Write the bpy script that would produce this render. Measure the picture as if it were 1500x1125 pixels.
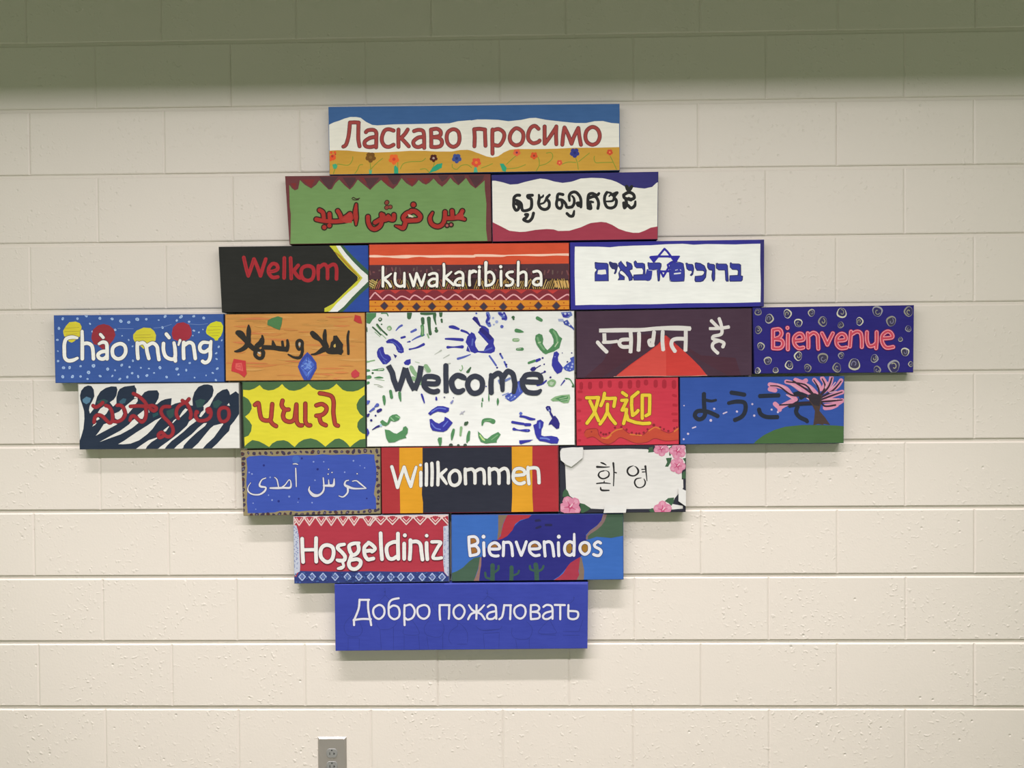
import bpy, math, random
import numpy as np
import math as _m
from mathutils import Matrix, Vector
from mathutils.geometry import delaunay_2d_cdt
for o in list(bpy.data.objects): bpy.data.objects.remove(o)
SC = bpy.context.scene
COL = SC.collection
# ------------------------------------------------------------------ camera (fitted to the 16 x 8 inch block grid)
FPX = 1200.0
ZO = 1.55                                   # height of the grid's middle joint line above the floor
_a, _b, _c = -0.0140, 0.0165, 0.0074
_T = (-0.0368, -0.0734, 2.4843)
def _rot(a, b, c):
    return Matrix.Rotation(a, 3, 'X') @ Matrix.Rotation(b, 3, 'Y') @ Matrix.Rotation(c, 3, 'Z')
RR = _rot(_a, _b, _c)
_C = -(RR.transposed() @ Vector(_T))
def _w(v): return Vector((v[0], v[2], v[1]))
CAM = _w(_C) + Vector((0, 0, ZO))
right, up, fwd = _w(RR[0]), _w(RR[1]), _w(RR[2])
cd = bpy.data.cameras.new('camera'); cam = bpy.data.objects.new('camera', cd); COL.objects.link(cam)
cd.sensor_width = 36; cd.lens = FPX*36/1500; cd.clip_start = .05
m = Matrix.Identity(4)
for i in range(3):
    m[i][0] = right[i]; m[i][1] = up[i]; m[i][2] = -fwd[i]; m[i][3] = CAM[i]
cam.matrix_world = m
SC.camera = cam
def on_plane(px, py, y=0.0):
    'where the line of sight through an image point meets the vertical plane at depth y'
    d = right*((px-750)/FPX) + up*(-(py-562.5)/FPX) + fwd
    t = (y-CAM.y)/d.y
    p = CAM + d*t
    return (p.x, p.z)
# ------------------------------------------------------------------ world, lights, exposure
W = bpy.data.worlds.new('room_ambient'); SC.world = W; W.use_nodes = True
bg = W.node_tree.nodes['Background']; bg.inputs[0].default_value = (.80, 1.05, .65, 1); bg.inputs[1].default_value = .43
SC.view_settings.view_transform = 'Standard'; SC.view_settings.look = 'None'
SC.view_settings.gamma = 1; SC.view_settings.use_curve_mapping = False
SC.view_settings.exposure = 0.0
CEIL = ZO + 1.30                            # ceiling height
CUT = ZO + .945                             # height on the wall where the trough edge cuts the light off
HALF = .15                                  # half width of a ceiling trough
LIGHTS = [  # name, distance from wall, x centre, length, strip width, power, spread deg, colour
    ('near_row', .74, -.10, 3.8, .05, 45, 62, (1.0, .965, 1.0)),
    ('middle_row', 1.70, -.15, 4.4, .042, 117, 180, (1.0, .955, 1.0)),
]
def trough_depth(d): return (CEIL-CUT)*(HALF/d)/(1-HALF/d)
for n, d, xc, ln, w, pw, sp, colr in LIGHTS:
    L = bpy.data.lights.new(n, 'AREA'); L.shape = 'RECTANGLE'; L.size = ln; L.size_y = w; L.energy = pw; L.color = colr
    L.spread = math.radians(sp)
    o = bpy.data.objects.new(n, L); COL.objects.link(o); o.location = (xc, -d, CEIL+trough_depth(d))
# ------------------------------------------------------------------ materials
def lin(h):
    out = []
    for i in (0, 2, 4):
        c = int(h[i:i+2], 16)/255
        out.append(c/12.92 if c <= .04045 else ((c+.055)/1.055)**2.4)
    return out
_mats = {}


def paint(h, g=1.0):
    'brushed acrylic paint of one colour: slight streaks of thin and thick paint, fine ridges'

    k_ = (h, round(g, 2))
    if k_ in _mats: return _mats[k_]
    M = bpy.data.materials.new('acrylic_'+h); M.use_nodes = True; T = M.node_tree; N = T.nodes; P_ = N['Principled BSDF']
    c = [min(.90, x*g) for x in lin(h)]
    tc = N.new('ShaderNodeTexCoord'); mp = N.new('ShaderNodeMapping'); mp.inputs['Scale'].default_value = (14, 14, 90)
    T.links.new(tc.outputs['Object'], mp.inputs[0])
    nz = N.new('ShaderNodeTexNoise'); nz.inputs['Scale'].default_value = 1.6; nz.inputs['Detail'].default_value = 3
    T.links.new(mp.outputs[0], nz.inputs[0])
    n2 = N.new('ShaderNodeTexNoise'); n2.inputs['Scale'].default_value = 11; n2.inputs['Detail'].default_value = 2
    T.links.new(tc.outputs['Object'], n2.inputs[0])
    ad = N.new('ShaderNodeMath'); ad.operation = 'ADD'; T.links.new(nz.outputs[0], ad.inputs[0]); T.links.new(n2.outputs[0], ad.inputs[1])
    mr = N.new('ShaderNodeMapRange'); mr.inputs[1].default_value = .6; mr.inputs[2].default_value = 1.4
    T.links.new(ad.outputs[0], mr.inputs[0])
    mx = N.new('ShaderNodeMix'); mx.data_type = 'RGBA'
    lo = .93; hi = 1.07
    mx.inputs[6].default_value = [x*lo for x in c]+[1]; mx.inputs[7].default_value = [min(.93, x*hi+.003) for x in c]+[1]
    T.links.new(mr.outputs[0], mx.inputs[0]); T.links.new(mx.outputs[2], P_.inputs['Base Color'])
    P_.inputs['Roughness'].default_value = .7; P_.inputs['Specular IOR Level'].default_value = .08
    bp = N.new('ShaderNodeBump'); bp.inputs['Strength'].default_value = .25; bp.inputs['Distance'].default_value = .0006
    T.links.new(nz.outputs[0], bp.inputs['Height']); T.links.new(bp.outputs[0], P_.inputs['Normal'])
    _mats[k_] = M; return M
def wall_paint(name, h, bump=1.0):
    M = bpy.data.materials.new(name); M.use_nodes = True; T = M.node_tree; N = T.nodes; P_ = N['Principled BSDF']
    ge = N.new('ShaderNodeNewGeometry')
    c = lin(h)
    big = N.new('ShaderNodeTexNoise'); big.inputs['Scale'].default_value = 2.2; big.inputs['Detail'].default_value = 2
    T.links.new(ge.outputs['Position'], big.inputs[0])
    mx = N.new('ShaderNodeMix'); mx.data_type = 'RGBA'; mx.inputs[6].default_value = [x*.975 for x in c]+[1]; mx.inputs[7].default_value = [x*1.025 for x in c]+[1]
    T.links.new(big.outputs[0], mx.inputs[0]); T.links.new(mx.outputs[2], P_.inputs['Base Color'])
    P_.inputs['Roughness'].default_value = .5; P_.inputs['Specular IOR Level'].default_value = .35
    # orange-peel grain, sandy lumps in patches, sparse pits
    g = N.new('ShaderNodeTexNoise'); g.inputs['Scale'].default_value = 150; g.inputs['Detail'].default_value = 3; T.links.new(ge.outputs['Position'], g.inputs[0])
    l = N.new('ShaderNodeTexNoise'); l.inputs['Scale'].default_value = 75; l.inputs['Detail'].default_value = 1; T.links.new(ge.outputs['Position'], l.inputs[0])
    lr = N.new('ShaderNodeMapRange'); lr.inputs[1].default_value = .60; lr.inputs[2].default_value = .74; T.links.new(l.outputs[0], lr.inputs[0])
    pm = N.new('ShaderNodeTexNoise'); pm.inputs['Scale'].default_value = 6; T.links.new(ge.outputs['Position'], pm.inputs[0])
    pr = N.new('ShaderNodeMapRange'); pr.inputs[1].default_value = .42; pr.inputs[2].default_value = .62; T.links.new(pm.outputs[0], pr.inputs[0])
    mu = N.new('ShaderNodeMath'); mu.operation = 'MULTIPLY'; T.links.new(lr.outputs[0], mu.inputs[0]); T.links.new(pr.outputs[0], mu.inputs[1])
    v = N.new('ShaderNodeTexVoronoi'); v.inputs['Scale'].default_value = 26; T.links.new(ge.outputs['Position'], v.inputs[0])
    vr = N.new('ShaderNodeMapRange'); vr.inputs[1].default_value = .03; vr.inputs[2].default_value = .12; vr.inputs[3].default_value = -1.6; vr.inputs[4].default_value = 0; T.links.new(v.outputs[0], vr.inputs[0])
    vc = N.new('ShaderNodeSeparateColor'); T.links.new(v.outputs['Color'], vc.inputs[0])
    vg = N.new('ShaderNodeMath'); vg.operation = 'GREATER_THAN'; vg.inputs[1].default_value = .72; T.links.new(vc.outputs[0], vg.inputs[0])
    vm = N.new('ShaderNodeMath'); vm.operation = 'MULTIPLY'; T.links.new(vr.outputs[0], vm.inputs[0]); T.links.new(vg.outputs[0], vm.inputs[1])
    a1 = N.new('ShaderNodeMath'); a1.operation = 'ADD'; T.links.new(mu.outputs[0], a1.inputs[0]); T.links.new(vm.outputs[0], a1.inputs[1])
    a2 = N.new('ShaderNodeMath'); a2.operation = 'MULTIPLY_ADD'; a2.inputs[1].default_value = .35; T.links.new(g.outputs[0], a2.inputs[0]); T.links.new(a1.outputs[0], a2.inputs[2])
    bp = N.new('ShaderNodeBump'); bp.inputs['Strength'].default_value = .55*bump; bp.inputs['Distance'].default_value = .0016
    T.links.new(a2.outputs[0], bp.inputs['Height']); T.links.new(bp.outputs[0], P_.inputs['Normal'])
    return M
def plain(name, colr, rough=.5, metal=0, noise=0, scl=(200, 4, 4)):
    M = bpy.data.materials.new(name); M.use_nodes = True; T = M.node_tree; N = T.nodes; P_ = N['Principled BSDF']
    P_.inputs['Base Color'].default_value = (*colr, 1); P_.inputs['Roughness'].default_value = rough; P_.inputs['Metallic'].default_value = metal
    tc = N.new('ShaderNodeTexCoord'); mp = N.new('ShaderNodeMapping'); mp.inputs['Scale'].default_value = scl; T.links.new(tc.outputs['Object'], mp.inputs[0])
    nz = N.new('ShaderNodeTexNoise'); nz.inputs['Scale'].default_value = 8; T.links.new(mp.outputs[0], nz.inputs[0])
    bp = N.new('ShaderNodeBump'); bp.inputs['Strength'].default_value = .1+noise; bp.inputs['Distance'].default_value = .0004
    T.links.new(nz.outputs[0], bp.inputs['Height']); T.links.new(bp.outputs[0], P_.inputs['Normal'])
    return M
def mesh_obj(name, verts, faces, mats, idx=None, parent=None, loc=(0, 0, 0)):
    me = bpy.data.meshes.new(name); me.from_pydata(verts, [], faces)
    for q in mats: me.materials.append(q)
    if idx: me.polygons.foreach_set('material_index', idx)
    me.update()
    o = bpy.data.objects.new(name, me); COL.objects.link(o); o.location = loc
    if parent: o.parent = parent
    return o
def box(x0, x1, y0, y1, z0, z1):
    v = [(x0, y0, z0), (x1, y0, z0), (x1, y1, z0), (x0, y1, z0), (x0, y0, z1), (x1, y0, z1), (x1, y1, z1), (x0, y1, z1)]
    f = [(0, 3, 2, 1), (4, 5, 6, 7), (0, 1, 5, 4), (1, 2, 6, 5), (2, 3, 7, 6), (3, 0, 4, 7)]
    return v, f
def join_boxes(bs):
    V, F = [], []
    for b in bs:
        v, f = box(*b); k = len(V); V += v; F += [tuple(i+k for i in q) for q in f]
    return V, F
# ------------------------------------------------------------------ the room shell and the block wall
WM = wall_paint('cream_block_paint', 'd7cdc2'); MM = wall_paint('cream_mortar_paint', 'd6ccc1', .6)
XL, XR = -3.35, 3.35
v, f = box(XL, XR, .0045, .20, -.02, CEIL+.15)
wall = mesh_obj('wall_back', v, f, [MM]); wall['kind'] = 'structure'
v, f = box(XL, XR, -5.2, .20, -.12, 0); v = [(a, b, c) for a, b, c in v]
fl_ = mesh_obj('floor', v, f, [plain('grey_vinyl_floor', (.16, .15, .13), .5)]); fl_['kind'] = 'structure'
ROWS = [(66.5, 42), (163, 142), (259.5, 242), (359, 343), (456.4, 443.2), (554.5, 544), (653.4, 644.5), (750, 743), (846.2, 842), (941.4, 939.6), (1036.8, 1036.6)]
JY = []
for a, b in ROWS:
    xa, za = on_plane(0, a); xb, zb = on_plane(1500, b); JY.append((za - (zb-za)/(xb-xa)*xa, (zb-za)/(xb-xa)))
pitch = .2032
while JY[0][0] < CEIL-pitch*.4: JY.insert(0, (JY[0][0]+pitch, JY[0][1]))
if JY[0][0]+0 > CEIL: pass
JY.insert(0, (CEIL+.02+.0, 0))
base_row = [i for i, j in enumerate(JY)][-1]
while JY[-1][0] > pitch*1.3: JY.append((JY[-1][0]-pitch, JY[-1][1]*.6))
JY.append((0.0, 0.0))
EV = [[38, 236, 434, 631, 829, 1025, 1227, 1429], [140, 337.5, 535.5, 732, 928, 1122, 1325]]
VX = {  # measured vertical joints of every course (image x at its middle), the first course under the top joint first
 -1: EV[0], 0: EV[1], 1: [43, 240.5, 438.5, 636, 830, 1023, 1226, 1427], 2: [143, 341, 538, 734, 928, 1122, 1325],
 3: [44, 243, 440, 636, 831, 1024, 1225, 1427], 4: [146, 344, 540, 735, 929, 1122, 1326], 5: [48, 246, 443, 638, 832, 1026, 1226, 1427],
 6: [147, 345, 541, 736, 930, 1122.5, 1326], 7: [50, 247, 444, 638, 833, 1027, 1226.5, 1427.5], 8: [151, 347, 542, 736, 929.6, 1126, 1327],
 9: [57, 252.5, 447, 641, 834, 1027, 1226.5, 1427], 10: [155, 350, 544, 737, 928, 1127, 1326.5]}
first = [i for i, (q, s) in enumerate(JY) if abs(q-(on_plane(0, 66.5)[1]+on_plane(1500, 42)[1])/2) < .03][0]
rnd = random.Random(21)
JH = .0048                                   # half of the mortar joint
for i in range(len(JY)-1):
    k = i-first
    kk = k if k in VX else (-1 if (k % 2) else 0) if k < 0 else (9 if (k % 2) else 10)
    ymid = 562.5-(((JY[i][0]+JY[i+1][0])/2)-CAM.z)*FPX/2.48
    xs = [on_plane(x, ymid if k in VX else (100 if k < 0 else 1080))[0] for x in VX[kk]]
    while xs[0] > XL: xs.insert(0, xs[0]-.4064)
    while xs[-1] < XR: xs.append(xs[-1]+.4064)
    xs[0] = max(xs[0], XL); xs[-1] = min(xs[-1], XR)
    if xs[1]-xs[0] < .03: xs.pop(0)
    if xs[-1]-xs[-2] < .03: xs.pop(-1)
    for j in range(len(xs)-1):
        x0, x1 = xs[j]+.0001, xs[j+1]-.0001
        top = lambda x: JY[i][0]+JY[i][1]*x-JH
        bot = lambda x: JY[i+1][0]+JY[i+1][1]*x+JH
        d = rnd.uniform(-.0006, .0006)
        c = .0032
        e = .0048
        ft = [(x0+e, bot(x0)+c), (x1-e, bot(x1)+c), (x1-e, top(x1)-c), (x0+e, top(x0)-c)]
        bk = [(x0, bot(x0)), (x1, bot(x1)), (x1, top(x1)), (x0, top(x0))]
        cx, cz = (x0+x1)/2, bot(cx) if False else bot((x0+x1)/2)
        V = [(x-cx, d, z-cz) for x, z in ft]+[(x-cx, d+.0021, z-cz) for x, z in bk]+[(x-cx, .030, z-cz) for x, z in bk]
        F = [(0, 1, 2, 3)]+[(q, q+4, (q+1) % 4+4, (q+1) % 4) for q in range(4)]+[(q+4, q+8, (q+1) % 4+8, (q+1) % 4+4) for q in range(4)]
        mesh_obj('block', V, F, [WM], parent=wall, loc=(cx, 0, cz))
# ceiling with recessed light troughs
cm = plain('white_ceiling_paint', (.45, .46, .42), .8)
segs = []; ys = [(.0)]
edges = sorted([(d-HALF, d+HALF) for _, d, *_r2 in LIGHTS]); y = -.20
for a, b in edges: segs.append((XL, XR, -a, -y if y < 0 else -y, CEIL, CEIL+.03)); y = b
segs.append((XL, XR, -5.2, -y, CEIL, CEIL+.03))
segs = [(x0, x1, min(y0, y1), max(y0, y1), z0, z1) for x0, x1, y0, y1, z0, z1 in segs]
v, f = join_boxes(segs); ce = mesh_obj('ceiling', v, f, [cm]); ce['kind'] = 'structure'
tm = plain('dark_trough_metal', (.05, .05, .05), .6)
for n, d, xc, ln, w, pw, sp, colr in LIGHTS:
    zl = CEIL+trough_depth(d)
    bs = [(XL, XR, -d-HALF, -d+HALF, zl+.012, zl+.03), (XL, XR, -d-HALF-.005, -d-HALF, CEIL+.001, zl+.03), (XL, XR, -d+HALF, -d+HALF+.005, CEIL+.001, zl+.03)]
    v, f = join_boxes(bs); mesh_obj('light_trough', v, f, [tm], parent=ce)
# ------------------------------------------------------------------ painting tools: shapes are traced on the front plane of a board
TH = .036                                    # board thickness
_K = {}; _S = {}
def K(n, x, y, s): _K[n] = (x, y, s)
def toks(s):
    'yields sub-paths of (px, py, width or None) in photo pixels'
    cur = 'A'; path = []; out = []
    for t in s.replace('/', ' / ').replace('@', ' @').split():
        if t[0] == '@': cur = t[1]; continue
        if t == '/':
            if path: out.append(path)
            path = []; continue
        a = [float(q) for q in t.split(',')]; x0, y0, sc = _K[cur]
        path.append((x0+a[0]/sc, y0+a[1]/sc, (a[2]/sc if len(a) > 2 else None), sc))
    if path: out.append(path)
    return out
ILL = iter([.85, .985, .975, 1.04, 1.025, 1.025, 1.04, 1.06, 1.07, .99, 1.19, 1.235, 1.22, 1.185, 1.16, 1.32, 1.335, 1.31, 1.29, 1.34, 1.31])
def sign(label, corners, base, side, edge=None):
    # colours were read off the lit photograph: dividing by the light that falls on this board gives the paint itself
    g_ = 1/next(ILL)
    _K.setdefault('A', (0, 0, 1))
    pts = [tuple(float(q) for q in c.split(',')) for c in corners.split()]
    cx = sum(p[0] for p in pts)/4; cy = sum(p[1] for p in pts)/4
    pts = [(p[0]+(.35 if p[0] < cx else -.35), p[1]+(.35 if p[1] < cy else -.35)) for p in pts]
    q = [on_plane(px, py, -TH) for px, py in pts]           # TL TR BR BL
    ox = (q[2][0]+q[3][0])/2; oz = (q[2][1]+q[3][1])/2
    root = bpy.data.objects.new('painted_sign', None); COL.objects.link(root); root.location = (ox, 0, oz); root.empty_display_size = .05
    root['label'] = label; root['category'] = 'sign'; root['group'] = 'painted welcome signs hung edge to edge on the block wall'
    loc = [(x-ox, z-oz) for x, z in q]
    quad = [loc[3], loc[2], loc[1], loc[0]]                 # counter clockwise seen from the room
    r = .0018
    mx_ = sum(p[0] for p in quad)/4; mz_ = sum(p[1] for p in quad)/4
    V = []; 
    def ring(off, y):
        for (x, z) in quad:
            sx = 1 if x < mx_ else -1; sz = 1 if z < mz_ else -1
            V.append((x+sx*off, y, z+sz*off))
    ring(r, -TH); ring(r*.3, -TH+r*.3); ring(0, -TH+r); ring(0, -.0006)
    F = [(0, 1, 2, 3), (15, 14, 13, 12)]
    for k in range(3):
        for a in range(4):
            b = (a+1) % 4; F.append((k*4+a, k*4+4+a, k*4+4+b, k*4+b))
    mesh_obj('canvas', V, F, [paint(base, g_), paint(side, g_)], [0, 1]+[1]*12, parent=root)
    inner = [(x+(r*.6 if x < mx_ else -r*.6), z+(r*.6 if z < mz_ else -r*.6)) for x, z in quad]
    _S.update(g=g_, root=root, ox=ox, oz=oz, quad=inner, z=0, part=None)
PARTS = []
def part(name, lift=0.0):
    p = dict(name=name, g=_S['g'], root=_S['root'], layers=[], lift=lift); _S['part'] = p; PARTS.append(p)
def clip(poly):
    q = _S['quad']
    for a in range(4):
        ax, az = q[a]; bx, bz = q[(a+1) % 4]; nx, nz = -(bz-az), bx-ax
        out = []; n = len(poly)
        for i in range(n):
            p, r_ = poly[i], poly[(i+1) % n]
            dp = (p[0]-ax)*nx+(p[1]-az)*nz; dr = (r_[0]-ax)*nx+(r_[1]-az)*nz
            if dp >= 0: out.append(p)
            if (dp >= 0) != (dr >= 0):
                t = dp/(dp-dr); out.append((p[0]+t*(r_[0]-p[0]), p[1]+t*(r_[1]-p[1])))
        poly = out
        if len(poly) < 3: return None
    return poly
def loc_of(px, py):
    x, z = on_plane(px, py, -TH); return (x-_S['ox'], z-_S['oz'])
def emit(polys, h, convex):
    'merge the overlapping shapes of one brush pass into a single flat film and triangulate it'
    p = _S['part']; _S['z'] += 1
    y = -TH-.00010-.000014*_S['z']-p['lift']
    vs, fs = [], []
    for poly in polys:
        c = clip(poly)
        if not c: continue
        q = [Vector((x*1000, z*1000)) for x, z in c]
        q = [v_ for i, v_ in enumerate(q) if (v_-q[i-1]).length > .02]
        if len(q) < 3: continue
        if sum(q[i].x*q[(i+1) % len(q)].y-q[(i+1) % len(q)].x*q[i].y for i in range(len(q))) < 0: q.reverse()
        k = len(vs); vs += q; fs.append(list(range(k, k+len(q))))
    if not fs: return
    ov, oe, of, _1, _2, orig = delaunay_2d_cdt(vs, [], fs, 0, 1e-3)
    A = np.array([[v_.x, v_.y] for v_ in ov]); T0 = np.array([t[:3] for t in of])
    if len(T0) == 0: return
    C = A[T0].mean(axis=1); ins = np.zeros(len(T0), bool)
    for f_ in fs:                             # keep the triangles whose centre lies under any of the shapes
        q = [vs[i] for i in f_]; xs = [v_.x for v_ in q]; zs = [v_.y for v_ in q]
        w_ = np.nonzero((~ins) & (C[:, 0] >= min(xs)) & (C[:, 0] <= max(xs)) & (C[:, 1] >= min(zs)) & (C[:, 1] <= max(zs)))[0]
        if not len(w_): continue
        cx_, cz_ = C[w_, 0], C[w_, 1]; odd = np.zeros(len(w_), bool)
        for i in range(len(q)):
            x1, z1, x2, z2 = q[i-1].x, q[i-1].y, q[i].x, q[i].y
            if z1 == z2: continue
            odd ^= ((z1 > cz_) != (z2 > cz_)) & (cx_ < (x2-x1)*(cz_-z1)/(z2-z1)+x1)
        ins[w_[odd]] = True
    V, T = [(v_.x/1000, y, v_.y/1000) for v_ in ov], []
    for t, k_ in zip(T0.tolist(), ins):
        if not k_: continue
        a_, b_, c_ = (ov[j] for j in t); s_ = (b_.x-a_.x)*(c_.y-a_.y)-(b_.y-a_.y)*(c_.x-a_.x)
        if abs(s_) < 1e-6: continue
        T.append(tuple(t) if s_ > 0 else tuple(t)[::-1])
    p['layers'].append((h, V, T))
def P(h, s):
    emit([[loc_of(x, y) for x, y, _, _ in path] for path in toks(s)], h, False)
_rd = random.Random(77)
def D(h, s, k=1.0, jit=0.0):
    polys = []
    for path in toks(s):
        for x, y, r, sc in path:
            r = (r or 1)*k; e = 1+jit*_rd.uniform(-.5, .5); th = _rd.uniform(0, 3.14)
            pts = []
            for q in range(12):
                a = q*math.pi/6; w = 1+_rd.uniform(-.08, .08)*(1+jit)
                u, v_ = r*e*w*math.cos(a), r/e*w*math.sin(a)
                pts.append(loc_of(x+u*math.cos(th)-v_*math.sin(th), y+u*math.sin(th)+v_*math.cos(th)))
            polys.append(pts)
    emit(polys, h, True)
def smooth(path, w):
    pts = [(x, y, (r if r is not None else w/sc)) for x, y, r, sc in path]
    if len(pts) < 3: return pts
    out = []
    closed = abs(pts[0][0]-pts[-1][0])+abs(pts[0][1]-pts[-1][1]) < .01
    n = len(pts)
    for i in range(n-1):
        p0 = pts[i-1] if i > 0 else (pts[-2] if closed else pts[0]); p1, p2 = pts[i], pts[i+1]
        p3 = pts[i+2] if i+2 < n else (pts[1] if closed else pts[-1])
        L = math.hypot(p2[0]-p1[0], p2[1]-p1[1]); st = max(1, min(6, int(L/1.3)))
        for q in range(st):
            t = q/st
            out.append(tuple(.5*((2*p1[c])+(-p0[c]+p2[c])*t+(2*p0[c]-5*p1[c]+4*p2[c]-p3[c])*t*t+(-p0[c]+3*p1[c]-3*p2[c]+p3[c])*t**3) for c in range(3)))
    out.append(pts[-1]); return out
def _stroke(s, w, sm, cap, grow=0.0):
    polys = []
    for path in toks(s):
        sc = path[0][3]
        pts = smooth(path, w) if sm else [(x, y, (r if r is not None else w/c_)) for x, y, r, c_ in path]
        pts = [(x, y, max(.15, r+grow/sc)) for x, y, r in pts]
        n = len(pts)
        for i, (x, y, r) in enumerate(pts):
            if cap or 0 < i < n-1 or n == 1:
                polys.append([loc_of(x+r/2*math.cos(a), y+r/2*math.sin(a)) for a in [q*math.pi/6 for q in range(12)]])
        for i in range(n-1):
            (x0, y0, r0), (x1, y1, r1) = pts[i], pts[i+1]; L = math.hypot(x1-x0, y1-y0)
            if L < 1e-4: continue
            nx, ny = -(y1-y0)/L/2, (x1-x0)/L/2
            polys.append([loc_of(x0+nx*r0, y0+ny*r0), loc_of(x1+nx*r1, y1+ny*r1), loc_of(x1-nx*r1, y1-ny*r1), loc_of(x0-nx*r0, y0-ny*r0)])
    return polys
def S(h, w, s, sm=1, cap=1): emit(_stroke(s, w, sm, cap), h, True)
def O(h, w, h2, w2, s, sm=1, cap=1):
    'outlined lettering: the dark outline first, the fill over it'
    emit(_stroke(s, w, sm, cap, grow=w2-w), h2, True); emit(_stroke(s, w, sm, cap), h, True)
# ---- 1 Ukrainian
K('A',470,140,6.522); K('B',690,140,6.522)
sign('long canvas sign reading Ласкаво просимо over a yellow flower field, topmost of all',
     '480.5,156 908,151.5 908.5,250 482,256.5','dbd6ca','345a94', 'c08a20')
part('sky_band')
P('3c5d8c',"@A 40,60 40,285 65,285 120,258 180,238 230,218 280,205 340,205 380,212 430,250 490,280 540,285 700,275 900,272 1100,268 1230,265 1310,245 1430,235 @B 0,238 60,228 150,228 260,232 360,245 480,232 560,215 620,213 720,232 860,248 1000,262 1100,262 1180,245 1260,243 1340,262 1450,270 1450,40")
part('field_band')
P('ba8e3a',"@A 50,528 160,522 260,525 350,535 500,545 650,540 850,528 1000,528 1100,535 1250,535 1330,520 1400,518 @B 0,525 80,555 150,582 205,592 260,580 310,545 370,518 450,510 600,512 800,508 1000,498 1200,498 1450,492 1450,780 @A 50,800")
part('lettering')
O('9a4440',27,'62343a',39,"@A 215,488 240,470 262,400 272,330 278,258 / 278,258 320,256 362,258 / 360,258 358,340 358,420 370,485 / 430,350 450,332 500,328 528,350 530,400 528,495 / 528,395 470,405 420,440 425,480 470,492 528,480 / 695,335 650,322 610,335 585,390 585,440 610,480 650,490 695,470 / 742,325 740,400 742,490 / 830,325 800,370 760,410 / 765,405 800,440 840,485 / 890,340 930,328 970,335 985,370 988,500 / 985,395 930,402 885,440 895,480 935,492 985,470 / 1052,325 1055,400 1055,490 / 1055,325 1110,318 1145,345 1135,385 1070,398 / 1070,398 1130,405 1158,440 1145,480 1100,492 1055,490 / 1265,322 1215,350 1202,410 1220,465 1265,490 1310,465 1325,410 1312,345 1265,322"
 "/ @B 32,485 35,400 30,325 / 30,322 80,318 135,325 / 133,325 135,400 138,480 / 205,325 203,400 205,555 / 205,335 260,320 305,345 318,385 300,440 265,478 215,470 / 435,312 390,345 370,400 385,450 430,475 480,455 500,400 490,345 435,312 / 645,318 610,290 570,310 545,370 550,420 590,455 640,445 655,430 / 703,295 703,380 703,460 / 705,460 750,400 815,300 / 815,295 812,380 815,465 / 872,470 880,380 893,305 / 893,305 930,380 960,460 / 960,460 985,390 1025,310 / 1025,310 1035,390 1050,470 / 1160,300 1110,330 1092,390 1110,445 1160,470 1210,445 1230,385 1210,325 1160,300")
part('vines')
S('7d8a34',8,"@A 120,745 140,690 / 140,680 160,655 260,665 300,620 305,585 / 470,745 475,690 470,630 / 480,700 540,640 590,600 / 400,660 370,665 350,710 325,745 / 735,600 735,745 / 760,700 790,650 860,632 960,628 1000,600 / 950,705 1000,700 1035,735 / 1085,640 1070,690 1030,745 / 1255,655 1260,690 1300,705 1340,670 1400,662 1440,690 / @B 100,692 160,670 205,650 / 340,655 400,600 425,580 / 340,700 440,690 520,660 / 620,725 650,670 650,620 640,590 / 655,670 720,650 770,610 780,570 760,545 720,550 / 870,655 930,635 1000,640 / 1025,705 1015,640 1000,600 / 1030,630 1080,590 1130,550 / 1390,705 1360,640 1330,580 / 1350,638 1250,640 1190,640 1175,600 1180,580")
for c,d in [('d2542f',"@A 115,590,30 100,545,14 135,545,14 95,615,12 / "),]:
    part('flower'); D(c,d); D('a33a30',"@A 110,580,12 140,560,7")
def fl(x,y,r,c,cc,cr='@A'):
    import math as m
    part('flower')
    D(c,' '.join('%s %g,%g,%g'%(cr,x+r*.6*m.cos(a*1.257+.3),y+r*.6*m.sin(a*1.257+.3),r*.48) for a in range(5)))
    D(cc,'%s %g,%g,%g'%(cr,x,y,r*.32))
fl(475,590,48,'6d4a22','7d5a2a'); fl(698,608,48,'d4602c','c03a2e'); fl(1077,598,36,'4a2420','a89088'); fl(1298,600,44,'3c4c86','2e3468')
fl(50,640,44,'cc4c34','d87a30','@B'); fl(437,545,34,'d0603c','7a2f50','@B'); fl(602,575,34,'c8502c','8d3a2a','@B'); fl(845,642,26,'c85038','e08a50','@B'); fl(990,547,44,'34387e','2a2c66','@B'); fl(1325,542,28,'c04a30','e08048','@B')
part('leaf'); P('2f9470',"@A 1035,740 1065,690 1110,655 1162,645 1155,690 1100,720")
part('leaf'); P('2f9470',"@A 700,680 715,665 740,700 740,745 700,745"); 
part('leaf'); P('3f9a70',"@A 110,660 140,650 160,670 150,700 120,700"); part('leaf'); P('2f9470',"@B 275,650 310,650 340,690 330,730 300,720 285,680")
part('leaf'); P('4aa080',"@B 30,690 50,680 65,735 25,735"); part('leaf'); P('5aa078',"@A 460,700 475,720 490,700 485,748 462,748")

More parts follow.
